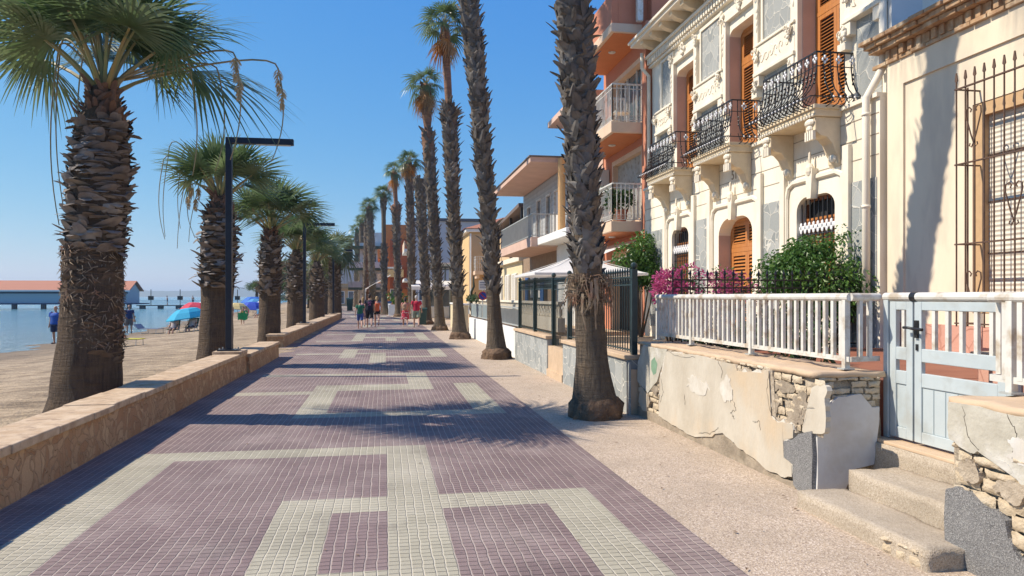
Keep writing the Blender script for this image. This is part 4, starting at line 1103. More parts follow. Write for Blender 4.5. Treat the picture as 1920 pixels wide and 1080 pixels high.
# ---------------------------------------------------------------- ornate house
t = thing('ornate_house', 'cream two storey house with carved stonework, three bulging iron balconies and wooden louvre doors', 'house', (7, 14, .6))
H51 = t
LX, UX = 6.8, 7.0
Y0, Y1 = 9.40, 18.95
lower = [(10.46, 11.54, 1.55, 3.28), (13.07, 14.51, .65, 3.22), (16.06, 17.07, 1.55, 3.26)]
upper = [(10.50, 11.70, 4.47, 7.1), (13.24, 14.42, 4.47, 7.1), (16.05, 17.24, 4.47, 7.1)]
mb = MB()
wall_holes(mb, LX, LX+.5, Y0, Y1, .4, 4.44, lower)
wall_holes(mb, UX, UX+.5, Y0, Y1, 4.44, 8.3, upper)
mb.box(LX+.5, LX+10, Y0, Y1, .4, 4.44); mb.box(UX+.5, UX+9.8, Y0, Y1, 4.44, 8.75)
for (a, b, z0, z1) in lower:                                          # rounded shoulders of the lower openings
    rr = .30 if b-a < 1.2 else .46
    for s, yc in ((1, a), (-1, b)):
        pts = [(yc, z1+.001)]+[(yc+s*rr*(1-math.sin(q*math.pi/12)), z1-rr*.75*(1-math.cos(q*math.pi/12))) for q in range(7)]
        mb.prism(pts, lambda u, v, d: (d, u, v), LX+.001, LX+.42)
mb.build('wall', 'cream', t)
mb = MB()                                                             # string course, grooves and plinth
mb.box(LX-.05, UX+.02, Y0, Y1, 4.441, 4.50)
mb.build('string_course', 'cream_trim', t)
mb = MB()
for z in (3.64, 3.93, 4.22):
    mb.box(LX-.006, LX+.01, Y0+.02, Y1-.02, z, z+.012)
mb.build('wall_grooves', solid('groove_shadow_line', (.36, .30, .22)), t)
def stone_panel(y0, y1, z0, z1, X, m='flag_grey', frame_=True):
    mb = MB(); mb.box(X-.012, X+.02, y0, y1, z0, z1); p = mb.build('stone_panel', m, t)
    if frame_:
        mb = MB(); frame(mb, X-.045, X+.01, y0-.07, y1+.07, z0-.07, z1+.07, .068); mb.build('panel_frame', 'cream_trim', p)
for y0, y1 in ((14.87, 15.64), (11.86, 12.72), (9.46, 10.16), (17.5, 18.55)): stone_panel(y0, y1, .9, 3.33, LX, 'flag_blue', False)
for y0, y1, z0, z1 in ((14.80, 15.74, 6.42, 7.56), (12.0, 12.97, 6.42, 7.56), (17.45, 18.15, 6.0, 7.6)): stone_panel(y0, y1, z0, z1, UX)
for y0, y1, z0, z1 in ((14.70, 15.78, 4.52, 5.76), (11.95, 13.0, 4.52, 5.76), (9.62, 10.20, 4.52, 5.95), (17.5, 18.3, 4.52, 5.8), (9.62, 10.2, 6.45, 7.6)): stone_panel(y0, y1, z0, z1, UX, 'flag_blue', False)
def scroll(mb, y, z, X, s, seed):
    s *= .78
    """clump of carved leaves and volutes"""
    r = random.Random(seed)
    for k in range(9):
        a = r.uniform(0, 6.28); d_ = r.uniform(0, .6)*s
        mb.ball((X-.03, y+math.cos(a)*d_*.7, z+math.sin(a)*d_), (.05*s+.02, r.uniform(.14, .26)*s, r.uniform(.16, .3)*s), 8)
    for k in range(2):
        q0 = r.uniform(0, 6.28); c = (y+(k-.5)*.5*s, z+r.uniform(-.5, .5)*s)
        mb.tube([(X-.06, c[0]+math.cos(q0+i*.7)*s*.3*(1-i/11), c[1]+math.sin(q0+i*.7)*s*.3*(1-i/11)) for i in range(10)], .055*s, 5)
for i, (y0, y1) in enumerate(((14.56, 15.98), (11.78, 13.16), (9.5, 10.38), (17.35, 18.5))):  # carved bands between the balcony doors
    mb = MB(); z0, z1 = 5.86, 6.34
    mb.box(UX-.10, UX+.01, y0, y1, z0, z1); mb.box(UX-.14, UX+.01, y0-.02, y1+.02, z0-.07, z0-.001); mb.box(UX-.13, UX+.01, y0-.02, y1+.02, z1+.001, z1+.05)
    mb.box(UX-.12, UX+.01, y0, y0+.18, z0-.27, z0-.071); mb.box(UX-.12, UX+.01, y1-.18, y1, z0-.27, z0-.071)
    b_ = mb.build('carved_band', 'cream_trim', t, bevel=.01)
    mb = MB(); r = random.Random(i)
    for k in range(6):
        yy = y0+.25+(y1-y0-.5)*k/5; q0 = r.uniform(0, 6)
        mb.tube([(UX-.103, yy+math.cos(q0+j*.8)*.10*(1-j/9), 6.10+math.sin(q0+j*.8)*.13*(1-j/9)) for j in range(8)], .010, 5)
    scroll(mb, y0+.10, 6.22, UX-.12, .26, i*3+1); scroll(mb, y1-.10, 6.16, UX-.12, .24, i*3+2)
    mb.build('carved_leaves', 'cream_trim', b_, smooth=True)
for i, (a, b, z0, z1) in enumerate(upper):                           # surrounds of the balcony doors
    mb = MB()
    for y0_, y1_ in ((a-.16, a-.001), (b+.001, b+.16)):
        mb.box(UX-.09, UX+.02, y0_, y1_, 5.52, 7.30)
        mb.box(UX-.12, UX+.02, y0_-.02, y1_+.02, 5.40, 5.519)
    mb.box(UX-.09, UX+.02, a-.16, b+.16, 7.301, 7.45)
    for s, yc in ((1, a), (-1, b)):
        pts = [(yc, z1+.001)]+[(yc+s*.2*(1-math.sin(q*math.pi/12)), z1-.14*(1-math.cos(q*math.pi/12))) for q in range(7)]
        mb.prism(pts, lambda u, v, d: (d, u, v), UX-.001, UX+.3)
    sr = mb.build('door_surround', 'cream_trim', t, bevel=.012)
    mb = MB()
    for y in (a-.13, b+.13):
        scroll(mb, y, 7.42, UX-.08, .30, i*7+int(y)); scroll(mb, y, 5.62, UX-.10, .24, i*5+int(y)+1)
        for k in range(4): mb.ball((UX-.09, y, 7.05-.12*k), (.022, .045-.006*k, .07), 8)
    scroll(mb, (a+b)/2, 7.50, UX-.08, .36, i+40)
    mb.build('carved_leaves', 'cream_trim', sr, smooth=True)
    mb = MB(); mb.box(UX+.001, UX+.31, a-.001, a+.008, z0+.04, z1); mb.build('door_reveal', 'reveal', t)
    mb = MB(); mb.box(UX+.001, UX+.31, b-.008, b+.001, z0+.04, z1); mb.build('door_reveal', 'reveal', t)
# cornice
mb = MB(); mb.box(UX-.10, UX+.02, Y0, Y1+.02, 7.70, 7.76); mb.box(UX-.20, UX+.02, Y0, Y1+.04, 7.93, 8.0)
mb.box(UX-.56, UX+.3, Y0-.02, Y1+.12, 8.25, 8.33); mb.box(UX-.62, UX+.35, Y0-.02, Y1+.16, 8.331, 8.40); mb.box(UX-.02, UX+.3, Y0, Y1, 8.401, 8.75)
cn = mb.build('cornice', 'cream_trim', t, bevel=.008)
mb = MB(); y = Y0+.05
while y < Y1-.05: mb.box(UX-.16, UX+.01, y, y+.075, 7.765, 7.925); y += .13
mb.build('dentil_course', 'cream_trim', cn)
y = Y0+.35
while y < Y1:
    mb = MB(); mb.prism([(0, 8.0), (-.34, 8.08), (-.48, 8.16), (-.48, 8.25), (0, 8.25)], lambda u, v, d: (UX+u, d, v), y, y+.19); mb.build('cornice_bracket', 'corbel', cn, bevel=.006); y += .66
# shutters
def shutter(parent, y0, y1, z0, z1, X, pitch=.052, solid_low=0, m='wood', depth=.035):
    mb = MB(); w_ = .075
    zs = z0+solid_low if solid_low else z0
    mb.box(X, X+depth, y0, y0+w_, z0, z1); mb.box(X, X+depth, y1-w_, y1, z0, z1)
    mb.box(X, X+depth, y0+w_, y1-w_, z1-w_, z1); mb.box(X, X+depth, y0+w_, y1-w_, z0, z0+w_)
    if solid_low: mb.box(X, X+depth, y0+w_, y1-w_, zs-w_, zs); mb.box(X+.012, X+depth-.008, y0+w_, y1-w_, z0+w_, zs-w_)
    sh = mb.build('shutter_leaf', m, parent, bevel=.004)
    mb = MB(); z = zs+(w_ if not solid_low else 0)+.01
    while z < z1-w_-.02:
        mb.prism([(X-.004, z), (X+.002, z-.006), (X+depth, z+pitch*.42), (X+depth-.004, z+pitch*.42+.008)], lambda u, v, d: (u, d, v), y0+w_, y1-w_); z += pitch
    mb.build('louvres', m, sh)
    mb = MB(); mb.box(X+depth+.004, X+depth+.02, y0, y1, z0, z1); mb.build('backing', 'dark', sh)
    return sh
for i, (a, b, z0, z1) in enumerate(upper):
    mb = MB(); X = UX+.24; zt = 6.42; mid = (a+b)/2
    mb.box(X, X+.06, a+.009, a+.06, z0+.03, z1); mb.box(X, X+.06, b-.06, b-.009, z0+.03, z1); mb.box(X, X+.06, a+.06, b-.06, zt-.03, zt+.04); mb.box(X, X+.06, a+.06, b-.06, z1-.07, z1)
    dr = mb.build('balcony_door', 'wood', t)
    for y0_, y1_ in ((a+.06, mid-.002), (mid+.002, b-.06)):
        shutter(dr, y0_, y1_, z0+.04, zt-.032, X+.005, .056, .32); shutter(dr, y0_, y1_, zt+.042, z1-.072, X+.005, .045)
# lower door and windows
a, b, z0, z1 = lower[1]; mid = (a+b)/2; X = LX+.26
mb = MB(); mb.box(X, X+.06, a, a+.06, z0, z1); mb.box(X, X+.06, b-.06, b, z0, z1); mb.box(X, X+.06, a+.06, b-.06, 2.55, 2.64); mb.box(X, X+.06, a+.06, b-.06, z1-.07, z1)
dr = mb.build('front_door', 'wood', t)
for y0_, y1_ in ((a+.06, mid-.002), (mid+.002, b-.06)):
    shutter(dr, y0_, y1_, z0+.02, 2.548, X+.005, .07, .75); shutter(dr, y0_, y1_, 2.642, z1-.072, X+.005, .06)
mb = MB(); mb.box(LX+.002, LX+.33, a-.001, a+.006, z0, z1-.1); mb.build('door_reveal', 'reveal', t)
mb = MB(); mb.box(LX+.002, LX+.33, b-.006, b+.001, z0, z1-.1); mb.build('door_reveal', 'reveal', t)
for a, b, z0, z1 in (lower[0], lower[2]):
    mb = MB(); frame(mb, LX+.16, LX+.22, a, b, z0, z1, .06); wn = mb.build('window', 'wood_dark', t)
    mb = MB(); mb.box(LX+.23, LX+.25, a+.06, b-.06, z0+.06, z1-.06); mb.build('pane', 'dark', wn)
    mb = MB(); mb.box(LX+.125, LX+.14, a+.06, b-.06, z0+.06, z1-.34); mb.build('roller_blind', 'wood', wn)
    mb = MB(); z = z0+.08
    while z < z1-.36: mb.box(LX+.115, LX+.123, a+.06, b-.06, z, z+.014); z += .034
    mb.build('blind_slats', 'wood_dark', wn)
    gr = MB(); n = 8
    for k in range(n+1):
        y = a+.05+(b-a-.1)*k/n; gr.tube([(LX+.07, y, z0+.02), (LX+.07, y, z1-.04)], .011, 5)
        for q in range(8): gr.ball((LX+.07, y, z0+.15+q*.16), (.02, .02, .035), 6)
    for z in (z0+.08, z1-.62): gr.box(LX+.06, LX+.08, a+.02, b-.02, z, z+.02)
    g_ = gr.build('window_grille', 'iron', wn)
    mb = MB()
    for k in range(n+1):
        y = a+.05+(b-a-.1)*k/n
        for dy, dz in ((0, .055), (-.045, 0), (.045, 0), (0, -.055)):
            mb.ball((LX+.055, y+dy, z1-.50+dz), (.015, .036, .042), 6)
    mb.build('white_rosettes', 'petal', g_)
    mb = MB(); mb.box(LX-.06, LX+.1, a-.08, b+.08, z0-.07, z0-.001); mb.build('window_sill', 'cream_trim', wn)
for (a, b, z0, z1) in lower:                                          # hood mouldings
    ya, yb = a-.28, b+.28; zt = z1+.28; mb = MB()
    path = [(ya, 1.0), (ya, zt-.25), (ya+.06, zt-.07), (ya+.22, zt), (yb-.22, zt), (yb-.06, zt-.07), (yb, zt-.25), (yb, 1.0)]
    mb.tube([(LX-.02, u, v) for u, v in path], (.05, .035), 6)
    m_ = (a+b)/2
    mb.prism([(m_-.10, zt+.13), (m_+.10, zt+.13), (m_+.055, z1-.06), (m_-.055, z1-.06)], lambda u, v, d: (d, u, v), LX-.11, LX+.01)
    mb.ball((LX-.09, m_, zt+.12), (.06, .09, .11), 8); mb.ball((LX-.09, m_, zt+.30), (.03, .03, .12), 6)
    mb.build('hood_moulding', 'cream_trim', t)
    for yy in (a-.36, b+.36):
        mb = MB(); mb.box(LX-.07, LX+.01, yy-.075, yy+.075, .6, 3.9); mb.build('pilaster', 'cream_trim', t, bevel=.01)
# number plaque
mb = MB(); mb.box(LX-.012, LX+.01, 13.56, 13.98, 3.93, 4.18); pl = mb.build('number_plaque', 'cream_trim', t)
cu = bpy.data.curves.new('number', 'FONT'); cu.body = '51'; cu.size = .26; cu.extrude = .004; cu.align_x = 'CENTER'
o = bpy.data.objects.new('number', cu); C.objects.link(o)
bpy.context.view_layer.update()
me = bpy.data.meshes.new_from_object(o.evaluated_get(bpy.context.evaluated_depsgraph_get())); bpy.data.objects.remove(o)
me.name = 'house_number'; o = bpy.data.objects.new('house_number', me); C.objects.link(o); me.materials.clear(); me.materials.append(solid('number_brown', (.32, .24, .16)))
o.parent = pl; o.location = Vector((LX-.017, 13.77, 3.965))-parent_loc(pl); o.rotation_euler = (R(90), 0, R(-90))

# balconies
def iron_balcony(y0, y1):
    fx = 6.35; zs0, zs1 = 4.36, 4.50
    mb = MB(); mb.box(fx, UX+.02, y0, y1, zs0+.001, zs1+.02); mb.box(fx-.03, UX, y0-.03, y1+.03, zs1-.03, zs1+.035)
    bal = mb.build('balcony', 'corbel', t, bevel=.008)
    mb = MB(); k = y0+.04
    while k < y1-.04: mb.ball((fx-.012, k, zs0+.02), (.02, .03, .03), 6); k += .075
    mb.build('bead_trim', 'cream_trim', bal)
    for yc in (y0+.17, y1-.17):
        pts = [(LX, 4.36), (fx+.03, 4.36), (fx+.03, 4.16), (fx+.12, 4.08), (fx+.22, 4.06), (LX-.14, 3.97), (LX-.09, 3.84), (LX-.05, 3.78), (LX-.04, 3.68), (LX, 3.62)]
        mb = MB(); mb.prism(pts, lambda u, v, d: (u, d, v), yc-.135, yc+.135)
        cb = mb.build('corbel', 'corbel', bal, bevel=.012)
        mb = MB(); mb.ball((fx+.02, yc, 4.29), (.05, .13, .06), 10); mb.ball((fx+.02, yc, 4.20), (.04, .07, .05), 8)
        for q in range(4): mb.box(fx, fx+.05, yc-.11+q*.06, yc-.07+q*.06, 4.02, 4.16)
        mb.ball((LX-.05, yc, 3.76), (.05, .09, .07), 8)
        mb.build('corbel_carving', 'cream_trim', cb, smooth=False)
    # wrought bars: straight above, bulging out below
    prof = [(0, 5.33), (0, 5.10), (.03, 4.92), (.12, 4.75), (.24, 4.64), (.27, 4.585), (.20, 4.52), (.06, 4.50), (-.04, 4.53)]
    rail = MB(); ros = MB(); bars_done = [0]
    def bar(p, o):
        rail.tube([(p[0]+o[0]*q*.9, p[1]+o[1]*q*.9, z) for q, z in prof], .0095, 4)
        for z in (5.0, 4.93, 4.86): rail.ball((p[0]+o[0]*.04, p[1]+o[1]*.04, z), (.017, .017, .022), 6)
        rail.tube([(p[0]+o[0]*q, p[1]+o[1]*q, z) for q, z in ((.02, 4.70), (.10, 4.56), (.20, 4.60), (.16, 4.70))], .007, 4)
        c = (p[0]+o[0]*.02, p[1]+o[1]*.02)
        bars_done[0] += 1
        for dz in ((5.215,) if bars_done[0] % 2 else ()):
            for du, dv in ((0, .042), (0, -.042), (.034, 0), (-.034, 0)):
                ros.ball((c[0]-o[1]*du+o[0]*.01, c[1]+o[0]*du+o[1]*.01, dz+dv), (.02, .02, .027), 6)
        ros.ball((p[0]+o[0]*.255, p[1]+o[1]*.255, 4.60), .017, 6)
    n = int((y1-y0)/.105); fx2 = fx+.05
    for k in range(n+1): bar((fx2, y0+.03+(y1-y0-.06)*k/n), (-1, 0))
    for y, s in ((y0+.03, -1), (y1-.03, 1)):
        for k in range(1, 6): bar((fx2+(UX-.03-fx2)*k/5, y), (0, s))
    for z, q, tk in ((5.335, 0, .016), (5.12, 0, .009), (4.595, .245, .011)):
        pth = [(UX, y0+.03-q, z), (fx2-q, y0+.03-q, z), (fx2-q, y1-.03+q, z), (UX, y1-.03+q, z)]
        for a_, b_ in zip(pth, pth[1:]): rail.tube([a_, b_], tk, 4)
    rl = rail.build('iron_railing', 'iron', bal)
    ros.build('white_rosettes', 'petal', rl)
for y0, y1 in ((10.27, 11.93), (13.06, 14.76), (15.80, 17.5)): iron_balcony(y0, y1)
# downpipe and party wall strip
mb = MB(); mb.box(UX-.03, UX+.45, 9.385, 9.47, 4.45, 8.2); mb.build('corner_strip', 'white_wall', t)
mb = MB(); mb.tube([(6.92, 9.50, 8.2), (6.92, 9.50, 4.9), (6.86, 9.52, 4.75), (6.70, 9.56, 4.45), (6.70, 9.56, .6)], .055, 10)
for z in (7.0, 5.3, 4.2, 2.9, 1.5): mb.tube([((6.70 if z < 4.4 else 6.92), (9.56 if z < 4.4 else 9.5), z), ((6.70 if z < 4.4 else 6.92), (9.56 if z < 4.4 else 9.5), z+.04)], .064, 10)
mb.build('downpipe', 'cream_trim', t, smooth=True)
mb = MB(); mb.tube([(6.72, 18.95, 8.1), (6.72, 18.95, 7.7), (6.9, 18.93, 7.5), (6.9, 18.93, .6)], .05, 8); mb.build('downpipe', 'cream_trim', t, smooth=True)
# ---------------------------------------------------------------- garden fences and clad wall
t = thing('stone_clad_wall', 'low garden wall clad in grey flagstones under the dark green iron fence, split by a gate opening', 'wall', (3.45, 14, 0))
for y0, y1 in ((10.12, 13.95), (15.35, 19.3)):
    mb = MB(); mb.box(3.36, 3.62, y0, y1, -.2, .76); wb = mb.build('wall_body', 'flag_blue', t)
    mb = MB(); mb.box(3.32, 3.66, y0-.02, y1+.02, .76, .825); mb.build('capping', 'ledge', t, bevel=.01)
mb = MB(); mb.box(3.34, 3.7, 13.96, 15.34, -.1, .14); mb.build('threshold', 'ledge', t)
mb = MB(); mb.box(3.375, 3.40, 10.04, 10.10, -.05, .72); mb.build('leaning_slab', 'flag_blue', t)
def iron_fence(name, label, cat, axis, runs, z0, z1, mt, loc, step=.115, posts=(), hoops=False, r_=.009, gate=False, below=.0):
    t = thing(name, label, cat, loc)
    for a, b, c in runs:                                             # along axis from a to b at c
        mb = MB(); n = int((b-a)/step)
        P = (lambda u, v: (c, u, v)) if axis == 'y' else (lambda u, v: (u, c, v))
        for k in range(n+1):
            u = a+(b-a)*k/n
            mb.tube([P(u, z0+.02), P(u, z1)], r_, 4)
            x, y, z = P(u, z1)
            mb.lathe([(.018, z-.02), (.012, z), (.022, z+.035), (.002, z+.10)], x, y, 5)
        for z in (z0+.05, z1-.16, z1-.05):
            p, q = P(a, z), P(b, z); mb.tube([p, q], .014, 4)
        if hoops:
            for k in range(n): 
                u = a+(b-a)*(k+.5)/n
                mb.tube([(P(u+.035*math.cos(i), z1-.105+.035*math.sin(i))) for i in [j*1.047 for j in range(7)]], .005, 3)
        mb.build('fence_panel', mt, t)
    for u, c, zb, zt in posts:
        x, y = (c, u) if axis == 'y' else (u, c)
        mb = MB(); mb.box(x-.04, x+.04, y-.04, y+.04, zb, zt); mb.ball((x, y, zt+.05), .05, 8); mb.build('post', mt, t)
    return t
iron_fence('iron_fence', 'dark green iron fence with round hoops standing on the grey flagstone wall', 'fence', 'y', [(10.2, 13.92, 3.48), (15.4, 19.2, 3.48)], .83, 1.98, 'green_iron', (3.48, 12, .83),
           posts=[(10.15, 3.48, .80, 2.04), (19.22, 3.48, .80, 2.04), (17.2, 3.48, .83, 2.0)], hoops=True)
iron_fence('iron_gate', 'narrow dark green iron gate between the two lengths of flagstone wall', 'gate', 'y', [(14.05, 15.28, 3.50)], .16, 1.96, 'green_iron', (3.5, 14.6, .16),
           posts=[(13.98, 3.5, .14, 2.05), (15.34, 3.5, .14, 2.05)], step=.1)
iron_fence('spear_fence', 'black spear topped fence crossing the garden behind the white railing', 'fence', 'x', [(3.9, 6.95, 9.75)], .93, 1.93, 'iron', (5.4, 9.75, .93), step=.126, r_=.010)

# ---------------------------------------------------------------- shrubs
def leafball(mb, c, rad, n, size, r, droop=.4, m=0, shell=.45, lumps=7, lo=-.6):
    """clumped foliage: leaf faces gathered on several lumps"""
    L = []
    for i in range(lumps):
        a = r.uniform(0, 6.283); z = r.uniform(lo, .85); q = math.sqrt(max(0, 1-z*z))*r.uniform(.45, .8)
        L.append((Vector((math.cos(a)*q*rad[0], math.sin(a)*q*rad[1], z*rad[2]*.7)), r.uniform(.30, .55)))
    for i in range(n):
        o, k = L[r.randrange(lumps)]
        v = Vector((r.gauss(0, 1), r.gauss(0, 1), r.gauss(0, 1)+.2)).normalized()
        d_ = r.uniform(shell, 1.05)
        p = Vector(c)+o+Vector((v.x*rad[0]*k*d_, v.y*rad[1]*k*d_, v.z*rad[2]*k*d_*1.1))
        dirv = (v*.7+Vector((r.uniform(-.7, .7), r.uniform(-.7, .7), r.uniform(-.5, .4)-droop))).normalized()
        sd_ = dirv.cross(Vector((r.uniform(-1, 1), r.uniform(-1, 1), r.uniform(.2, 1)))).normalized()
        s = size*r.uniform(.6, 1.3); nn = dirv.cross(sd_)*s*.12
        mb.add([p, p+dirv*s*.5+sd_*s*.24+nn, p+dirv*s, p+dirv*s*.5-sd_*s*.24+nn], [(0, 1, 2, 3)], m)
def shrub(name, label, cat, base, c, rad, n, size, mt, seed, droop=.4, group=None, stems=5, extra=None, lumps=9):
    t = thing(name, label, cat, base, group); r = random.Random(seed)
    mb = MB()
    for i in range(stems):
        a = r.uniform(0, 6.283); b = Vector(base)
        e = Vector(c)+Vector((math.cos(a)*rad[0]*.6, math.sin(a)*rad[1]*.6, rad[2]*r.uniform(-.3, .4)))
        md = (b+e)/2+Vector((r.uniform(-.1, .1), r.uniform(-.1, .1), 0))
        mb.tube([b+Vector((r.uniform(-.05, .05), r.uniform(-.05, .05), -.05)), md, e], [.03, .022, .008], 5)
    mb.build('stems', 'twig', t)
    mb = MB(); leafball(mb, c, rad, n, size, r, droop, 0, lumps=lumps); mb.build('foliage', mt, t)
    if extra:
        mb = MB(); leafball(mb, c, (rad[0]*1.05, rad[1]*1.05, rad[2]*1.05), extra[1], extra[2], r, .1, 0, .75, lumps=lumps+4); mb.build('flowers', extra[0], t)
    return t
shrub('ficus_bush', 'large rounded glossy green bush behind the black spear fence, below the right hand window', 'bush', (6.4, 10.25, .62), (6.6, 10.25, 1.86), (1.1, .72, .76), 11000, .075, 'leaf', 3, .75, stems=9, lumps=16)
shrub('bougainvillea', 'magenta bougainvillea at the left end of the black spear fence', 'plant', (4.2, 10.35, .62), (4.28, 10.4, 1.70), (.46, .34, .40), 500, .06, 'leaf_dark', 5, .2, 'bougainvilleas behind the spear fence', 6, ('bougain', 1700, .055))
shrub('bougainvillea', 'magenta bougainvillea in front of the wooden front door', 'plant', (5.05, 10.4, .62), (5.15, 10.45, 1.68), (.42, .3, .44), 600, .06, 'leaf', 6, .2, 'bougainvilleas behind the spear fence', 6, ('bougain', 1300, .05))
shrub('green_shrub', 'bright green shrub left of the magenta flowers under the awning', 'bush', (6.45, 18.2, .62), (6.45, 18.2, 2.45), (.66, .55, .8), 3000, .11, 'leaf', 8, .5, lumps=11)
shrub('garden_hedge', 'low dark hedge along the foot of the black spear fence, under the flowers and bush', 'hedge', (5.4, 10.2, .62), (5.3, 10.15, .98), (1.5, .3, .5), 3000, .08, 'leaf_dark', 91, .3, stems=9, lumps=16)
for i, (x, y, h) in enumerate(((4.4, 8.6, .35), (4.35, 7.2, .3), (5.2, 9.2, .4))):
    shrub('potted_plant', ['leafy pot plant standing behind the railing, farthest along', 'leafy pot plant standing behind the middle of the railing', 'leafy pot plant close to the black spear fence'][i], 'plant', (x, y, .93), (x, y, .93+h*.75), (.3, .3, h*.7), 420, .08, 'leaf_dark', 20+i, .5, 'pot plants in the yard', 4, lumps=5)

# ---------------------------------------------------------------- parasols
def parasol(label, cat, loc, zt, ze, half, n, mats, group, tilt=(0, 0), pole=.02, zg=0, name='parasol', valance=.05):
    t = thing(name, label, cat, (loc[0], loc[1], zg), group)
    mb = MB(); mb.tube([(loc[0], loc[1], zg-.05), (loc[0]+tilt[0]*.2, loc[1]+tilt[1]*.2, zt-.02)], pole, 6); mb.build('pole', 'white_paint', t)
    mb = MB(); ap = Vector((loc[0]+tilt[0]*.25, loc[1]+tilt[1]*.25, zt)); R_ = []
    nseg = 4
    for k in range(n):
        a = 2*math.pi*(k+.5)/n
        R_.append(ap+Vector((math.cos(a)*half, math.sin(a)*half, ze-zt+math.cos(a)*tilt[0]*-.5+math.sin(a)*tilt[1]*-.5)))
    for k in range(n):
        a, b = R_[k], R_[(k+1) % n]; mi = k % len(mats)
        prev = (ap, ap)
        for s in range(1, nseg+1):
            f = s/nseg; sag = (.10 if n == 4 else -.75)*half*math.sin(f*math.pi)
            p = ap.lerp(a, f)-Vector((0, 0, sag*.3)); q = ap.lerp(b, f)-Vector((0, 0, sag*.3))
            if s == 1: mb.add([ap, p, q], [(0, 1, 2)], mi)
            else: mb.add([prev[0], p, q, prev[1]], [(0, 1, 2, 3)], mi)
            prev = (p, q)
        mb.add([a, a-Vector((0, 0, valance)), b-Vector((0, 0, valance)), b], [(0, 1, 2, 3)], mi)
    mb.build('canopy', mats, t)
    mb = MB()
    for k in range(n): mb.tube([ap-Vector((0, 0, .03)), R_[k]-Vector((0, 0, .015))], .008, 4)
    mb.build('ribs', 'white_paint', t)
    return t
parasol('square white garden parasol above the dark green iron fence', 'parasol', (4.55, 17.4), 2.66, 2.18, 1.85, 4, ['canvas'], None, zg=.62, pole=.03, name='garden_parasol')

# ---------------------------------------------------------------- coral apartment house
t = thing('apartment_house', 'coral orange apartment house with projecting balconies beyond the ornate house', 'house', (7, 21, 0))
OX = 7.0; a0, a1 = 18.97, 23.4
ops = [(19.75, 22.6, .3, 3.0), (19.75, 22.6, 3.7, 5.85), (19.75, 22.6, 6.38, 8.35)]
mb = MB(); wall_holes(mb, OX, OX+.4, a0, a1, 0, 10.6, ops); mb.box(OX+.4, OX+9, a0, a1, 0, 11.0); mb.build('wall', 'orange_wall', t)
for (y0, y1, z0, z1), zs in zip(ops, (0, 3.68, 6.36)):
    mb = MB(); frame(mb, OX+.02, OX+.3, y0, y1, z0, z1, .14); wn = mb.build('window', 'peach_trim', t)
    mb = MB(); mb.box(OX+.25, OX+.27, y0+.14, y1-.14, z0+.14, z1-.14); mb.build('pane', 'glass' if zs > 4 else 'dark', wn)
    mb = MB(); n = 3 if zs > 6 else 22
    if zs > 0:
        for k in range(n+1): yy = y0+.16+(y1-y0-.32)*k/n; mb.box(OX+.18, OX+.235, yy-.02, yy+.02, z0+.14, z1-.14)
        mb.build('white_bars', 'white_paint', wn)
for zb, zt_ in ((8.75, 9.0), (6.05, 6.36), (3.39, 3.68)):
    mb = MB(); mb.box(5.98, OX, 19.3, 23.2, zb+.012, zt_); sl = mb.build('balcony', 'peach_trim', t, bevel=.01)
    mb = MB(); mb.box(6.08, OX-.002, 19.4, 23.1, zb, zb+.0115); mb.build('soffit', 'orange_soffit', sl)
    mb = MB(); mb.lathe([(.09, zb-.03), (.11, zb-.015), (.11, zb-.001)], 6.5, 20.9, 12); mb.build('ceiling_lamp', 'white_paint', sl)
    if zt_ > 8.9: continue
    mb = MB()
    def bars(p, q, n):
        p, q = Vector(p), Vector(q)
        for k in range(n+1):
            c = p.lerp(q, k/n); mb.box(c.x-.011, c.x+.011, c.y-.011, c.y+.011, zt_+.04, zt_+1.0)
        for z, w_ in ((.05, .015), (.9, .012), (1.02, .028)): mb.tube([p+Vector((0, 0, zt_+z)), q+Vector((0, 0, zt_+z))], w_, 4)
        for k in range(n*2):                                          # scrolled lace along the foot
            c = p.lerp(q, (k+.5)/n/2); e = (q-p).normalized()*.035
            mb.tube([c+e*math.cos(i)+Vector((0, 0, zt_+.14+.05*math.sin(i))) for i in [j*1.25 for j in range(6)]], .006, 3)
    bars((6.04, 19.36, 0), (6.04, 23.1, 0), 30); bars((6.04, 19.36, 0), (OX-.02, 19.36, 0), 8)
    mb.build('balcony_railing', 'white_paint', sl)
mb = MB(); mb.box(6.0, 6.18, 19.32, 23.2, 9.0, 9.85); mb.box(6.18, OX-.001, 19.32, 19.5, 9.0, 10.7); mb.build('parapet', 'orange_wall', t, bevel=.01)
mb = MB(); mb.box(6.62, 6.78, 19.02, 19.16, 9.0, 10.6); mb.build('parapet_pole', 'white_paint', t)
mb = MB(); mb.box(OX-.16, OX, 18.98, 19.28, 0, 9.0); mb.build('corner_pier', 'orange_wall', t, bevel=.01)
t2 = thing('air_conditioner', 'white air conditioning unit high on the coral wall below the middle balcony', 'air conditioner', (6.8, 23.0, 5.2))
mb = MB(); mb.box(6.68, 6.98, 22.7, 23.35, 5.0, 5.65); mb.build('casing', 'white_wall', t2, bevel=.02)
mb = MB()
for i in range(7): mb.box(6.67, 6.68, 22.75, 23.3, 5.08+i*.075, 5.11+i*.075)
mb.build('grille', 'rail_grey', t2)
mb = MB(); mb.box(6.7, 6.99, 22.75, 22.79, 4.94, 4.998); mb.box(6.7, 6.99, 23.25, 23.29, 4.94, 4.998); mb.build('bracket', 'iron', t2)
t2 = thing('terrace_awning', 'folded out white awning under the lowest coral balcony', 'awning', (6.3, 20.5, 3.0))
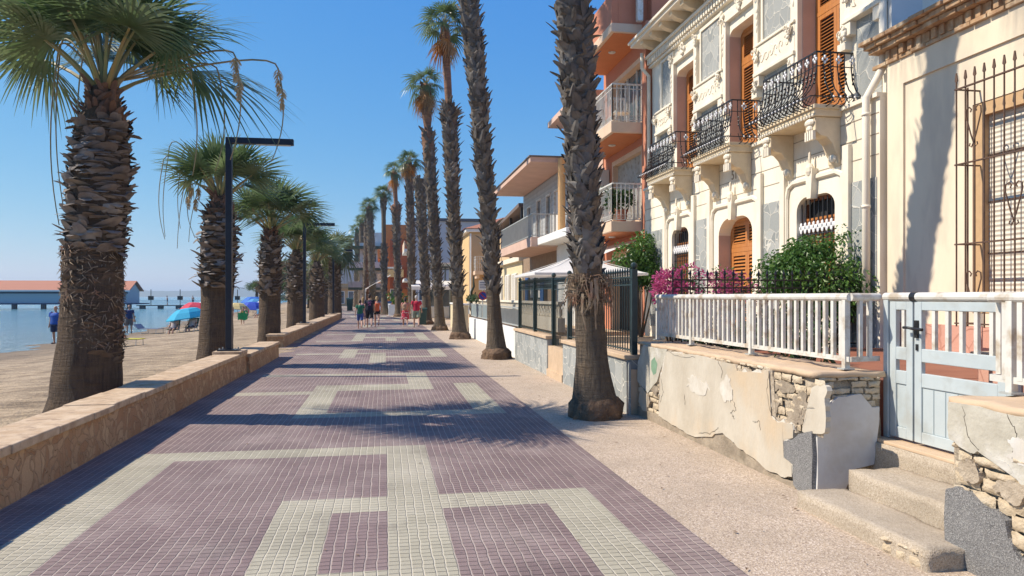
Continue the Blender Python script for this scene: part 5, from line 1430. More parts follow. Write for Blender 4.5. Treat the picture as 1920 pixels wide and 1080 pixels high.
mb = MB(); mb.quad((6.95, 19.5, 3.25), (5.2, 19.5, 2.55), (5.2, 23, 2.55), (6.95, 23, 3.25)); mb.quad((5.2, 19.5, 2.55), (5.2, 19.5, 2.40), (5.2, 23, 2.40), (5.2, 23, 2.55)); mb.build('canopy', 'canvas', t2)
mb = MB(); mb.tube([(6.95, 19.45, 2.9), (6.1, 19.45, 2.62), (5.2, 19.45, 2.5)], .03, 6); mb.tube([(5.2, 19.42, 2.48), (5.2, 23.05, 2.48)], .04, 6); mb.build('awning_arm', 'white_paint', t2)
t2 = thing('plastic_chair', 'white plastic chair on the middle coral balcony', 'chair', (6.5, 20.1, 6.36))
mb = MB(); mb.box(6.28, 6.72, 19.88, 20.32, 6.76, 6.80); mb.build('seat', 'white_paint', t2, bevel=.01)
mb = MB()
for k in range(5): mb.box(6.30+k*.09, 6.345+k*.09, 20.32, 20.36, 6.80, 7.22)
mb.box(6.28, 6.72, 20.31, 20.365, 7.22, 7.28); mb.build('backrest', 'white_paint', t2)
for x in (6.3, 6.68):
    for y in (19.9, 20.28):
        mb = MB(); mb.box(x-.02, x+.02, y-.02, y+.02, 6.365, 6.76); mb.build('leg', 'white_paint', t2)
for i, (x, y, h, lab) in enumerate(((6.35, 20.9, .7, 'round leafy pot plant behind the lowest coral balcony railing'), (6.4, 19.7, .55, 'spiky pot plant at the near end of the lowest coral balcony'), (6.25, 22.0, .6, 'leafy pot plant at the far end of the lowest coral balcony'))):
    p_ = shrub('balcony_plant', lab, 'plant', (x, y, 3.9), (x, y, 3.95+h*.55), (.38, .38, h*.6), 500, .12, 'leaf_dark', 50+i, .1, 'plants on the coral balcony', 4, lumps=6)
    mb = MB(); mb.lathe([(.12, 3.69), (.17, 3.98), (.19, 3.99), (.19, 4.02)], x, y, 12); mb.build('pot', 'terracotta', p_)

# ---------------------------------------------------------------- pale house with the pink upper wall
t = thing('white_house', 'white walled house with pinkish upper storey mostly hidden behind the nearest palm', 'house', (7, 25.8, 0))
mb = MB(); mb.box(7.0, 15, 23.5, 28.2, 3.9, 8.15); mb.build('upper_wall', 'pink_wall', t)
mb = MB(); mb.box(6.55, 15, 23.5, 28.2, 0, 3.6); mb.build('lower_wall', 'white', t)
mb = MB(); mb.box(5.75, 15, 23.45, 28.2, 3.61, 3.89); mb.build('balcony', 'white', t, bevel=.02)
mb = MB(); mb.tube([(6.6, 27.6, 3.89), (6.6, 27.6, 6.9)], .14, 10); mb.build('column', solid('tan_column', (.62, .38, .17)), t)
mb = MB(); mb.box(6.2, 15.2, 23.4, 28.25, 8.16, 8.36); mb.build('roof_slab', 'pink_wall', t)
for y in (24.4, 26.2):
    mb = MB(); frame(mb, 6.96, 7.02, y, y+1.1, 4.2, 6.3, .08); wn = mb.build('window', 'white_paint', t)
    mb = MB(); mb.box(6.985, 6.995, y+.08, y+1.02, 4.28, 6.22); mb.build('pane', 'glass', wn)

# ---------------------------------------------------------------- board clad house
t = thing('board_clad_house', 'two storey house with grey horizontal boarding, jutting flat eaves and a long balcony', 'house', (7, 33, 0))
mb = MB(); wall_holes(mb, 7.0, 7.3, 28.3, 37.7, 3.93, 6.75, [(29.3, 30.6, 4.0, 6.1), (31.2, 32.2, 4.0, 6.1), (33.3, 34.3, 4.0, 6.15), (35.6, 36.6, 4.9, 6.1)]); mb.build('boarded_wall', 'siding', t)
mb = MB(); mb.box(7.301, 15, 28.3, 37.7, 0, 6.74); mb.build('rear_block', 'brown_stone', t)
mb = MB(); wall_holes(mb, 7.0, 7.3, 28.3, 37.7, 0, 3.56, [(31.9, 32.6, 1.0, 2.75), (33.3, 36.2, .6, 2.75)]); mb.build('stone_wall', 'brown_stone', t)
mb = MB(); mb.box(5.45, 15.2, 27.9, 37.75, 6.78, 6.98); ro = mb.build('roof', 'pink_wall', t, bevel=.01)
mb = MB(); mb.box(5.40, 15.2, 27.85, 37.8, 6.99, 7.03); mb.build('roof_edge', solid('grey_roof_edge', (.22, .2, .19)), ro)
mb = MB(); mb.box(5.5, 7.0, 28.0, 35.8, 3.56, 3.93); bl = mb.build('balcony', 'pink_wall', t, bevel=.01)
mb = MB()
for k in range(68): yy = 28.06+7.7*k/67; mb.box(5.55, 5.575, yy-.01, yy+.01, 3.95, 4.8)
for k in range(12): xx = 5.56+1.4*k/11; mb.box(xx-.01, xx+.01, 28.04, 28.065, 3.95, 4.8)
mb.tube([(5.56, 28.05, 4.82), (5.56, 35.78, 4.82)], .03, 4); mb.tube([(5.56, 28.05, 4.82), (6.99, 28.05, 4.82)], .03, 4)
mb.tube([(5.56, 28.05, 4.0), (5.56, 35.78, 4.0)], .02, 4); mb.tube([(5.56, 28.05, 4.0), (6.99, 28.05, 4.0)], .02, 4)
mb.build('balcony_railing', 'rail_grey', bl)
for y0, y1, z0, z1 in ((29.3, 30.6, 4.0, 6.1), (31.2, 32.2, 4.0, 6.1), (33.3, 34.3, 4.0, 6.15), (35.6, 36.6, 4.9, 6.1)):
    mb = MB(); frame(mb, 6.97, 7.1, y0, y1, z0, z1, .08); wn = mb.build('window', 'white_paint', t)
    mb = MB(); mb.box(7.05, 7.07, y0+.08, y1-.08, z0+.08, z1-.08); mb.build('pane', 'glass' if y0 > 31 else 'white_wall', wn)
for y0, y1 in ((32.62, 33.28), (36.22, 36.9)):
    mb = MB(); mb.box(6.94, 6.99, y0, y1, .95, 2.75)
    sh = mb.build('blue_shutter', 'blue_shutter', t)
    mb = MB()
    for k in range(20): mb.box(6.93, 6.94, y0+.08, y1-.08, 1.05+k*.08, 1.09+k*.08)
    mb.build('louvres', 'blue_shutter', sh)
mb = MB(); mb.box(7.1, 7.12, 33.3, 36.2, .6, 2.75); wn = mb.build('window', 'glass', t)
mb = MB(); mb.box(7.05, 7.09, 33.4, 34.3, 1.6, 2.7); mb.box(7.05, 7.09, 35.2, 36.1, 1.6, 2.7); mb.build('curtain', 'white_wall', wn)

# front wall with metal panels, and balustrade
t = thing('white_garden_wall', 'low white garden wall topped by a grey metal railing beyond the flagstone wall', 'wall', (3.5, 25, 0))
mb = MB(); mb.box(3.46, 3.66, 19.5, 31, -.2, .78); mb.build('wall_body', 'white', t, bevel=.01)
mb = MB(); mb.box(3.40, 3.45, 19.34, 19.48, -.1, .84); mb.build('end_post', 'green_iron', t)
mb = MB()
for k in range(40): yy = 19.7+4.1*k/39; mb.box(3.545, 3.57, yy-.012, yy+.012, .86, 1.30)
for z in (.84, 1.32): mb.box(3.54, 3.58, 19.6, 31, z, z+.04)
mb.build('railing', 'rail_grey', t)
for y0, y1 in ((24.0, 27.3), (27.7, 31)):
    mb = MB(); mb.box(3.55, 3.57, y0, y1, .88, 1.32); mb.build('metal_panel', 'rail_panel', t)
t = thing('stone_balustrade', 'cream balustrade with turned balusters behind the grey railing', 'balustrade', (5, 34, 1))
mb = MB(); mb.box(4.9, 5.12, 21, 46, 1.42, 1.50); mb.box(4.9, 5.12, 21, 46, .62, 1.02); mb.build('rails', 'cream_trim', t)
mb = MB(); y = 21.1
for k in range(95):
    mb = MB(); mb.lathe([(.07, 1.02), (.05, 1.06), (.085, 1.16), (.045, 1.32), (.07, 1.42)], 5.01, 21.15+k*.26, 7); mb.build('baluster', 'cream_trim', t, smooth=True)
mb = MB(); mb.box(5.12, 9, 21, 48, 0, .62); struct(mb.build('yard', 'ledge'))
t = thing('cream_boundary_wall', 'plain cream boundary wall between the third and fourth tall palms', 'wall', (3.6, 36, 0))
mb = MB(); mb.box(3.5, 3.7, 33.5, 40.5, -.2, 1.25); mb.build('wall_body', solid('cream_wall_paint', (.68, .58, .38)), t)
mb = MB(); mb.box(3.46, 3.74, 33.45, 40.55, 1.25, 1.33); mb.build('capping', 'white', t)

# ---------------------------------------------------------------- cream and yellow houses
t = thing('cream_house', 'low cream house with pale louvred shutters and a glazed roof terrace on black posts', 'house', (7, 44, 0))
mb = MB(); mb.box(7.0, 16, 38.0, 49.8, 0, 3.5); mb.build('wall', solid('warm_cream_render', (.72, .60, .38)), t)
mb = MB(); mb.box(6.8, 16, 37.95, 49.85, 3.5, 3.75); mb.build('roof_slab', 'cream_trim', t)
for y in (39.4, 41.6, 44.4):
    mb = MB(); mb.box(6.93, 6.995, y, y+1.5, .5, 2.9); wn = mb.build('window', 'white', t)
    for q in (0, .76):
        mb = MB(); mb.box(6.89, 6.929, y+.05+q, y+.71+q, .55, 2.85); sh = mb.build('shutter_leaf', 'pale_shutter', wn)
        mb = MB()
        for k in range(24): mb.box(6.882, 6.889, y+.12+q, y+.64+q, .65+k*.09, .69+k*.09)
        mb.build('louvres', 'white_wall', sh)
for y, z in ((38.6, 6.35), (42.2, 6.2), (47, 5.9)):
    mb = MB(); mb.box(7.05, 7.2, y, y+.15, 3.75, z); mb.build('terrace_post', 'iron', t)
mb = MB(); mb.prism([(38.5, 6.35), (49.6, 5.75), (49.6, 5.9), (38.5, 6.55)], lambda u, v, d: (d, u, v), 6.9, 12); mb.build('terrace_roof', solid('brown_terrace_roof', (.16, .12, .10)), t)
mb = MB(); mb.box(7.3, 7.34, 38.7, 49.4, 3.8, 5.7); mb.build('terrace_blind', solid('tan_roller_blind', (.60, .43, .26)), t)

t = thing('yellow_house', 'yellow two storey house with red tiled hip roof and a small railed balcony', 'house', (5.6, 50, 0))
mb = MB(); mb.box(5.6, 14, 50.2, 59, 0, 6.0); mb.build('wall', 'yellow_wall', t)
mb = MB(); mb.box(5.75, 14, 50.12, 50.199, 0, 5.9); mb.build('side_wall', 'tan_and_shaded_wall', t)  # thin sheet over the yellow side, its shade put into the tan colour
mb = MB(); mb.box(5.35, 14.2, 49.9, 59.2, 6.0, 6.22); ev = mb.build('eaves', 'white', t, bevel=.03)
mb = MB(); mb.add([(5.25, 49.8, 6.23), (14.3, 49.8, 6.23), (14.3, 59.3, 6.23), (5.25, 59.3, 6.23), (9.7, 53.0, 7.7), (9.9, 56.0, 7.7)], [(0, 1, 4), (1, 2, 5, 4), (2, 3, 5), (3, 0, 4, 5)]); mb.build('roof', 'roof_tile', t)
mb = MB(); mb.box(5.85, 7.6, 48.9, 50.11, 3.1, 3.35); mb.box(5.95, 6.15, 49.0, 50.11, 2.85, 3.09); bl = mb.build('balcony', 'peach_trim', t)
mb = MB()
for k in range(14): xx = 5.9+1.66*k/13; mb.box(xx-.012, xx+.012, 48.94, 48.965, 3.36, 4.3)
for k in range(9): yy = 48.95+1.12*k/8; mb.box(5.9, 5.925, yy-.012, yy+.012, 3.36, 4.3)
for z in (3.6, 3.85, 4.1, 4.3): mb.tube([(5.91, 50.1, z), (5.91, 48.95, z), (7.58, 48.95, z)], .016, 4)
mb.build('balcony_railing', 'white_paint', bl)
mb = MB(); mb.tube([(5.68, 50.05, 0), (5.68, 50.05, 5.9)], .06, 6); mb.build('downpipe', 'white', t)
mb = MB(); frame(mb, 7.0, 8.0, 50.09, 50.11, 3.4, 5.5, .1); mb.box(7.1, 7.9, 50.1, 50.115, 3.5, 5.4); mb.build('balcony_door', 'glass', t)
t = thing('cactus', 'tall dark columnar cactus against the yellow house', 'cactus', (4.85, 40, .62))
mb = MB(); mb.tube([(4.6, 40.0, .6), (4.58, 40, 1.9), (4.72, 40, 2.2), (4.68, 40, 2.75)], [.06, .07, .065, .03], 7); mb.tube([(4.6, 40, 1.5), (4.75, 40, 1.62), (4.8, 40, 1.9)], [.05, .05, .03], 6); mb.build('stem', solid('dark_cactus', (.03, .04, .025)), t, smooth=True)
shrub('balustrade_shrub', 'dark low shrub at the foot of the cactus', 'bush', (4.6, 39.6, .62), (4.6, 39.6, 1.55), (.5, .5, .3), 400, .12, 'leaf_dark', 71, .3, lumps=6)
t = thing('parking_sign', 'white street sign plate above a round blue and red prohibition sign by the yellow house', 'sign', (4.35, 33.5, .0))
mb = MB(); mb.tube([(4.35, 33.5, 0), (4.35, 33.5, 2.4)], .03, 6); mb.build('pole', 'rail_grey', t)
mb = MB(); mb.box(4.17, 4.53, 33.45, 33.465, 1.95, 2.38); pl = mb.build('plate', 'white', t)
mb = MB(); 
for k in range(4): mb.box(4.21, 4.21+.28*(1-.15*(k % 2)), 33.446, 33.449, 2.03+k*.08, 2.06+k*.08)
mb.build('small_print', solid('sign_blue_print', (.05, .08, .2)), pl)
for rad_, yy, m_ in ((.20, 33.452, solid('sign_red', (.45, .03, .03))), (.16, 33.444, solid('sign_blue', (.02, .06, .35)))):
    mb = MB(); mb.prism([(4.35+rad_*math.cos(q*.3142), 1.68+rad_*math.sin(q*.3142)) for q in range(20)], lambda u, v, d: (u, d, v), yy, yy+.006); mb.build('disc', m_, t)
mb = MB(); mb.prism([(4.35-.12, 1.68+.09), (4.35-.09, 1.68+.12), (4.35+.12, 1.68-.09), (4.35+.09, 1.68-.12)], lambda u, v, d: (u, d, v), 33.436, 33.443); mb.build('red_bar', solid('sign_red', (.45, .03, .03)), t)

# ---------------------------------------------------------------- buildings further along
def block(name, label, loc, x0, x1, y0, y1, h, m, windows=(), parts=()):
    """windows on the face looking back along the promenade (x0,x1,z0,z1)"""
    t = thing(name, label, 'building', loc)
    mb = MB(); mb.box(x0, x1, y0, y1, -.2, h); mb.build('wall', m, t)
    for a, b, z0, z1 in windows:
        mb = MB(); frame(mb, 0, 1, a, b, z0, z1, .1)
        fr = MB(); fr.add([(p[1], y0-.06+p[0]*.08, p[2]) for p in mb.v], [f[::-1] for f in mb.f]); wn = fr.build('window', 'white', t)
        mb = MB(); mb.box(a+.1, b-.1, y0-.025, y0-.012, z0+.1, z1-.1); mb.build('pane', 'glass', wn)
    for nm, bx, mt in parts:
        mb = MB(); mb.box(*bx); mb.build(nm, mt, t, bevel=.02)
    return t
block('grey_building', 'plain pale grey apartment block with blank side wall behind the tall palms', (6, 76, 0), 2.9, 14, 76, 92, 9.3, 'grey_wall', [(3.3, 4.6, 1.2, 2.8)],
      [('roof_edge', (2.7, 14.2, 75.8, 92.2, 9.32, 9.6), solid('dark_roof_edge', (.12, .12, .13))), ('balcony', (1.9, 2.88, 76.5, 84, 3.2, 3.5), 'white_wall'), ('upper_balcony', (1.9, 2.88, 76.5, 84, 6.2, 6.5), 'white_wall'), ('balcony_front', (1.9, 2.0, 76.5, 84, 6.51, 7.3), 'peach_trim')])
block('orange_building', 'deep orange apartment block with rust red recesses and stacked balconies', (2, 92, 0), .1, 7, 92, 104, 10.4, 'deep_orange', [(.6, 1.5, 1, 2.6)],
      [('recess', (.6, 4.2, 91.7, 91.98, 2.6, 8.6), 'rust_wall'), ('balcony', (-.9, .08, 92.2, 100, 6.2, 7.4), 'deep_orange'), ('lower_balcony', (-.9, .08, 92.2, 100, 3.4, 4.4), 'peach_trim'),
       ('canopy_slab', (-.6, 2.0, 90.8, 91.69, 5.0, 5.2), 'white_wall'), ('terrace_front', (.0, 2.2, 90.9, 91.69, 4.0, 4.9), 'yellow_wall')])
block('green_trimmed_building', 'off white apartment block with dark green balcony slabs', (-1.6, 110, 0), -3.6, 3, 110, 124, 9.4, 'white_wall', [(-2.2, -1.2, 6.2, 8.0), (-.8, .1, 6.2, 8.0), (-2.4, -1.2, 3.2, 5.0), (-.9, .2, 3.2, 5.0), (-2.4, .2, .4, 2.4)],
      [('roof_slab', (-4.6, 3.2, 108.8, 124, 8.5, 8.9), 'dark_green'), ('upper_balcony', (-5.2, .5, 108.6, 109.98, 5.4, 5.75), 'dark_green'), ('upper_balcony_front', (-5.2, .5, 108.6, 108.7, 5.76, 6.6), 'white_wall'),
       ('lower_balcony', (-5.2, .5, 108.6, 109.98, 2.6, 2.95), 'dark_green'), ('lower_balcony_front', (-5.2, .5, 108.6, 108.7, 2.96, 3.8), 'rail_grey'), ('roof_cabin', (-2.4, .5, 111, 115, 9.41, 11.0), 'white_wall')])
block('white_shop_building', 'distant white building with corrugated upper front at the bend', (-7, 134, 0), -10.5, -3.8, 134, 150, 8.0, 'tan_and_shaded_wall', [(-8, -7, .4, 2.6), (-6.4, -5.4, .4, 2.6), (-5, -4.2, .4, 2.6)],
      [('fascia', (-10.6, -3.7, 133.7, 133.98, 2.9, 3.3), solid('shop_fascia', (.45, .30, .16))), ('upper_front', (-10.0, -4.2, 133.8, 133.98, 3.9, 7.5), 'grey_wall')])
block('far_building', 'farthest pale building closing the promenade behind the lamp posts', (-14, 165, 0), -18.5, -9, 168, 180, 8.5, 'cream', [(-16, -14.6, 1, 3), (-13.4, -12, 1, 3), (-16, -14.6, 4.5, 6.5), (-13.4, -12, 4.5, 6.5)])
# cafe terrace
t = thing('cafe_terrace', 'glazed cafe terrace with grey frame and white roof beside the man in red', 'cafe', (4, 62, 0))
for x in (3.4, 5.0, 6.6):
    for y in (58.5, 63, 68):
        mb = MB(); mb.box(x-.06, x+.06, y-.06, y+.06, 0, 4.1); mb.build('post', 'rail_panel', t)
for z in (2.75, 4.05):
    mb = MB()
    for x in (3.4, 6.6): mb.box(x-.05, x+.05, 58.6, 68, z, z+.12)
    for y in (58.5, 63, 68): mb.box(3.3, 6.7, y-.05, y+.05, z+.002, z+.118)
    mb.build('beam', 'rail_panel', t)
mb = MB(); mb.box(3.3, 6.8, 58.4, 68.2, 4.18, 4.3); mb.build('roof', 'grey_wall', t)
mb = MB(); mb.box(3.46, 6.5, 58.5, 58.52, .9, 2.7); mb.box(3.40, 3.42, 58.6, 67.9, .9, 2.7); mb.build('glazing', 'glass', t)
mb = MB(); mb.box(3.4, 6.6, 58.47, 58.55, 0, .85); mb.box(3.37, 3.45, 58.6, 68, 0, .85); mb.build('dwarf_wall', 'white', t)
for (x0, y0, x1, y1, z, lab) in ((1.9, 57.5, 3.6, 58.4, 2.9, 'white awning of the glazed cafe terrace'), (-1.2, 84, .6, 90, 3.4, 'white sloping awning in front of the orange building')):
    a = thing('awning', lab, 'awning', (x0, y0, z), 'awnings along the promenade')
    mb = MB()
    if y1-y0 < 2: mb.add([(x0, y0-2.5, z-.5), (x1+2.2, y0-2.5, z-.5), (x1+2.2, y1, z), (x0, y1, z), (x0, y0-2.5, z-.75), (x1+2.2, y0-2.5, z-.75)], [(0, 1, 2, 3), (4, 5, 1, 0)])
    else: mb.add([(x0-1, y0, z-.9), (x0-1, y1, z-.9), (x1, y1, z+.7), (x1, y0, z+.7), (x0-1, y0, z-1.15), (x0-1, y1, z-1.15)], [(0, 1, 2, 3), (4, 5, 1, 0)])
    mb.build('canopy', 'canvas', a)
    mb = MB()
    if y1-y0 < 2: mb.tube([(x0+.05, y0-2.45, 0), (x0+.05, y0-2.45, z-.5)], .03, 6)
    else: mb.tube([(x0-.95, y0+.05, 0), (x0-.95, y0+.05, z-.9)], .05, 6)
    mb.build('pole', 'white_paint', a)
t = thing('planter', 'white rendered planter wall with green plants behind the woman in the red skirt', 'planter', (1.6, 66, 0))
mb = MB(); frame(mb, 0, 1, .5, 3.1, 0, 1, .12)
mb = MB(); mb.box(.3, 3.2, 66, 66.15, -.1, .95); mb.box(.3, .45, 66.16, 72, -.1, .95); mb.build('planter_wall', 'white', t)
mb = MB(); r = random.Random(4); leafball(mb, (.9, 67.2, 1.5), (.9, .8, .7), 700, .22, r, .1, lumps=7); mb.build('foliage', 'leaf', t)
t = thing('planter', 'pale blue topped planter box left of the slender ringed palm', 'planter', (-.4, 74, 0))
mb = MB(); mb.box(-1.0, .6, 74, 74.2, -.1, 1.0); mb.build('planter_wall', 'white', t)
mb = MB(); mb.box(-1.05, .65, 73.95, 74.25, 1.0, 1.2); mb.build('blue_top', solid('blue_planter_rim', (.06, .14, .30)), t)
def bin_(label, x, y, h, grp='litter bins'):
    t = thing('litter_bin', label, 'bin', (x, y, 0), grp); w_ = h*.24
    mb = MB(); mb.add([(x-w_*.8, y-w_*.8, .03), (x+w_*.8, y-w_*.8, .03), (x+w_*.8, y+w_*.8, .03), (x-w_*.8, y+w_*.8, .03), (x-w_, y-w_, h*.86), (x+w_, y-w_, h*.86), (x+w_, y+w_, h*.86), (x-w_, y+w_, h*.86)],
        [(0, 3, 2, 1), (4, 5, 6, 7), (0, 1, 5, 4), (1, 2, 6, 5), (2, 3, 7, 6), (3, 0, 4, 7)]); mb.build('body', 'bin', t, bevel=.02)
    mb = MB(); mb.prism([(-w_*1.1, h*.87), (w_*1.1, h*.87), (w_*1.0, h*.95), (0, h), (-w_, h*.96)], lambda u, v, d: (x+d, y+u, v), -w_*1.08, w_*1.08); mb.build('lid', 'bin', t, bevel=.01)
    for s in (-1, 1):
        mb = MB(); mb.tube([(x+s*w_*.7, y+w_*.8, .08), (x+s*w_*.9, y+w_*.8, .08)], .08, 10); mb.build('wheel', 'black', t)
bin_('dark green litter bin right of the man in the red shirt', 2.15, 43.6, 1.0)
bin_('dark green bin far behind the boy in green', -4.0, 88, 1.5)
# ---------------------------------------------------------------- people
def remesh(mb, name, m, parent, voxel, smooth=2):
    """melt overlapping tapered limbs into one continuous skin"""
    me = bpy.data.meshes.new('t'); me.from_pydata([tuple(p) for p in mb.v], [], mb.f)
    o = bpy.data.objects.new('t', me); C.objects.link(o)
    rm = o.modifiers.new('r', 'REMESH'); rm.mode = 'VOXEL'; rm.voxel_size = voxel
    sm = o.modifiers.new('s', 'SMOOTH'); sm.factor = .5; sm.iterations = smooth
    bpy.context.view_layer.update()
    ev = o.evaluated_get(bpy.context.evaluated_depsgraph_get())
    out = bpy.data.meshes.new_from_object(ev); bpy.data.objects.remove(o); bpy.data.meshes.remove(me)
    out.name = name; out.materials.clear(); out.materials.append(m)
    out.polygons.foreach_set('use_smooth', [True]*len(out.polygons))
    ob = bpy.data.objects.new(name, out); C.objects.link(ob); ob.parent = parent
    return ob
def limb(mb, pts, rs, n=10):
    mb.tube(pts, rs, n)
    for p, r in ((pts[0], rs[0]), (pts[-1], rs[-1])):
        rr = r if not isinstance(r, tuple) else r
        mb.ball(p, (rr if not isinstance(rr, tuple) else min(rr))*1.0, 8)
def rotx(v, a): return Vector((v.x, v.y*math.cos(a)-v.z*math.sin(a), v.y*math.sin(a)+v.z*math.cos(a)))
SKIN = solid('sun_tanned_skin', (.46, .25, .16), .6)
SKIN2 = solid('pale_skin', (.55, .33, .24), .6)

def person(label, loc, heading=0, h=1.72, skin=None, hair=(.05, .03, .02), hairlen=0, thigh=(18, -14), knee=(6, 22), arm=(-16, 18), elbow=(14, 22), abd=9, lean=3,
           build=1.0, top=None, bottom=None, shoes=None, group=None, sit=0, extra=None, voxel=.013, sleeve=.55, legs_to=.75, bald=False, female=False, head_turn=0):
    t = thing('person', label, 'person', loc, group); t.rotation_euler = (0, 0, heading)
    k = h/1.75; skin = skin or SKIN
    hipz = (.93 if not sit else sit)*k
    hw = .088*k*build; P = Vector((0, 0, hipz))
    la = R(-lean)
    def up(v): return P+rotx(Vector(v)*k, la)                         # torso frame
    J = {}
    for s, i in ((-1, 0), (1, 1)):
        hip = P+Vector((s*hw, 0, -.02*k))
        a = R(thigh[i]); kn = hip+Vector((s*.012*k, math.sin(a)*.43*k, -math.cos(a)*.43*k))
        b = a-R(knee[i]); an = kn+Vector((0, math.sin(b)*.41*k, -math.cos(b)*.41*k))
        J['l%d' % i] = (hip, kn, an)
        sh = up((s*.185*build**.5*(.9 if female else 1), 0, .475)); q = R(arm[i]); ab = R(abd)
        d1 = rotx(Vector((s*math.sin(ab), 0, -math.cos(ab))), q); el = sh+d1*.29*k
        d2 = rotx(Vector((s*math.sin(ab*.4), 0, -math.cos(ab*.4))), q+R(elbow[i])); wr = el+d2*.255*k
        J['a%d' % i] = (sh, el, wr, d2)
    if not sit:                                                       # drop so that the lowest foot touches the ground
        low = min(J['l0'][2].z, J['l1'][2].z)-.075*k
        dz = Vector((0, 0, -low)); P = P+dz
        for n_ in J: J[n_] = tuple(v+dz if i < 3 else v for i, v in enumerate(J[n_]))
    B = build
    mb = MB()
    mb.tube([up((0, 0, z)) for z in (-.06, .02, .14, .26, .38, .47, .51)], [(r_[0]*k*B, r_[1]*k*B) for r_ in
            (((.10, .12), (.115, .165), (.105, .135), (.11, .15), (.115, .165), (.085, .15), (.05, .07)) if not female else ((.10, .12), (.12, .17), (.095, .12), (.105, .135), (.11, .145), (.075, .13), (.045, .06)))], 14)
    nk = up((0, 0, .52)); hd = up((0, .025, .70))
    limb(mb, [up((0, 0, .46)), nk, up((0, .015, .62))], [.06*k, .052*k, .05*k])
    ft = Matrix.Rotation(head_turn, 3, 'Z')
    def H(v): return hd+(ft@Vector(v))*k
    for c, r_ in (((0, .0, .03), (.078, .095, .098)), ((0, .022, -.045), (.058, .068, .075)), ((0, .098, -.012), (.014, .022, .024)), ((-.08, -.005, -.01), (.012, .02, .032)), ((.08, -.005, -.01), (.012, .02, .032)), ((0, .085, -.055), (.028, .012, .01))):
        mb.ball(H(c), tuple(x*k for x in r_), 12)
    for i, s in ((0, -1), (1, 1)):
        hip, kn, an = J['l%d' % i]
        limb(mb, [hip, hip.lerp(kn, .5), kn, kn.lerp(an, .35), an], [.085*k*B, .073*k*B, .054*k, .056*k, .036*k])
        fw = Vector((0, 1, 0)); toe = an+fw*.155*k+Vector((s*.02*k, 0, -.055*k))
        limb(mb, [an+Vector((0, -.04*k, -.045*k)), an+Vector((0, .06*k, -.042*k)), toe], [.034*k, .04*k, .025*k])
        sh, el, wr, d2 = J['a%d' % i]
        limb(mb, [sh, sh.lerp(el, .4), el, el.lerp(wr, .3), wr], [.052*k*B, .046*k*B, .036*k, .037*k, .025*k])
        side = Vector((s, 0, 0)); pc = wr+d2*.05*k
        mb.tube([wr, pc, wr+d2*.09*k], [(.022*k, .03*k), (.018*k, .042*k), (.014*k, .04*k)], 8)
        fd = (d2+Vector((-s*.15, .18, 0))).normalized(); pl = d2.cross(side).normalized()
        for q, L in enumerate((.068, .078, .073, .056)):              # four fingers, lightly curled, and a thumb
            b0 = wr+d2*.085*k+pl*(q-1.5)*.021*k
            limb(mb, [b0, b0+fd*L*.5*k, b0+(fd*.92+Vector((-s*.25, .1, 0))).normalized()*L*k], [.0105*k, .0098*k, .008*k], 6)
        b0 = wr+d2*.03*k-pl*.035*k
        limb(mb, [b0, b0-pl*.022*k+d2*.035*k, b0-pl*.018*k+d2*.068*k], [.012*k, .011*k, .009*k], 6)
    body = remesh(mb, 'body', skin, t, voxel)
    for s in (-1, 1):
        mb = MB(); mb.ball(H((s*.03, .084, .018)), (.011*k, .008*k, .007*k), 8); mb.build('eye', solid('dark_eye', (.02, .015, .012), .3), t, world=False)
    # hair
    mb = MB()
    if bald:
        mb.ball(H((0, -.02, .0)), (.083*k, .085*k, .06*k), 12)
    else:
        mb.ball(H((0, -.012, .048)), (.086*k, .098*k, .092*k), 12); mb.ball(H((0, -.035, .0)), (.084*k, .075*k, .09*k), 12)
        if hairlen: mb.tube([H((0, -.06, .02)), H((0, -.09, -.08)), H((0, -.085, -.08-hairlen))], [(.05*k, .075*k), (.04*k, .07*k), (.02*k, .04*k)], 10)
    remesh(mb, 'hair', solid('hair_%02d%02d' % (hair[0]*99, hair[1]*99), hair, .7), t, .012)
    # clothes
    if top:
        c_, kind = top; mb = MB(); e = .016*k
        zs = (-.04, .05, .16, .27, .38, .47, .515)
        wd = ((.118, .17), (.122, .172), (.118, .155), (.118, .16), (.124, .172), (.094, .16), (.052, .072)) if not female else ((.118, .172), (.12, .165), (.105, .138), (.115, .148), (.118, .152), (.085, .135), (.045, .06))
        if kind == 'tank': zs, wd = zs[:5]+(.43,), wd[:5]+((.095, .12),)
        mb.tube([up((0, 0, z)) for z in zs], [((a+.01)*k*B, (b+.01)*k*B) for a, b in wd], 16)
        for i, s in ((0, -1), (1, 1)):
            sh, el, wr, _ = J['a%d' % i]
            if kind == 'tee': mb.tube([sh+Vector((-s*.03*k, 0, .0)), sh, sh.lerp(el, .35), sh.lerp(el, sleeve)], [.07*k*B, .072*k*B, .066*k*B, .068*k*B], 12)
            elif kind == 'tank': mb.tube([up((s*.09, .06, .40)), up((s*.085, .0, .525)), up((s*.09, -.07, .40))], [.026*k, .022*k, .026*k], 8)
        remesh(mb, 'shirt', c_, t, .014)
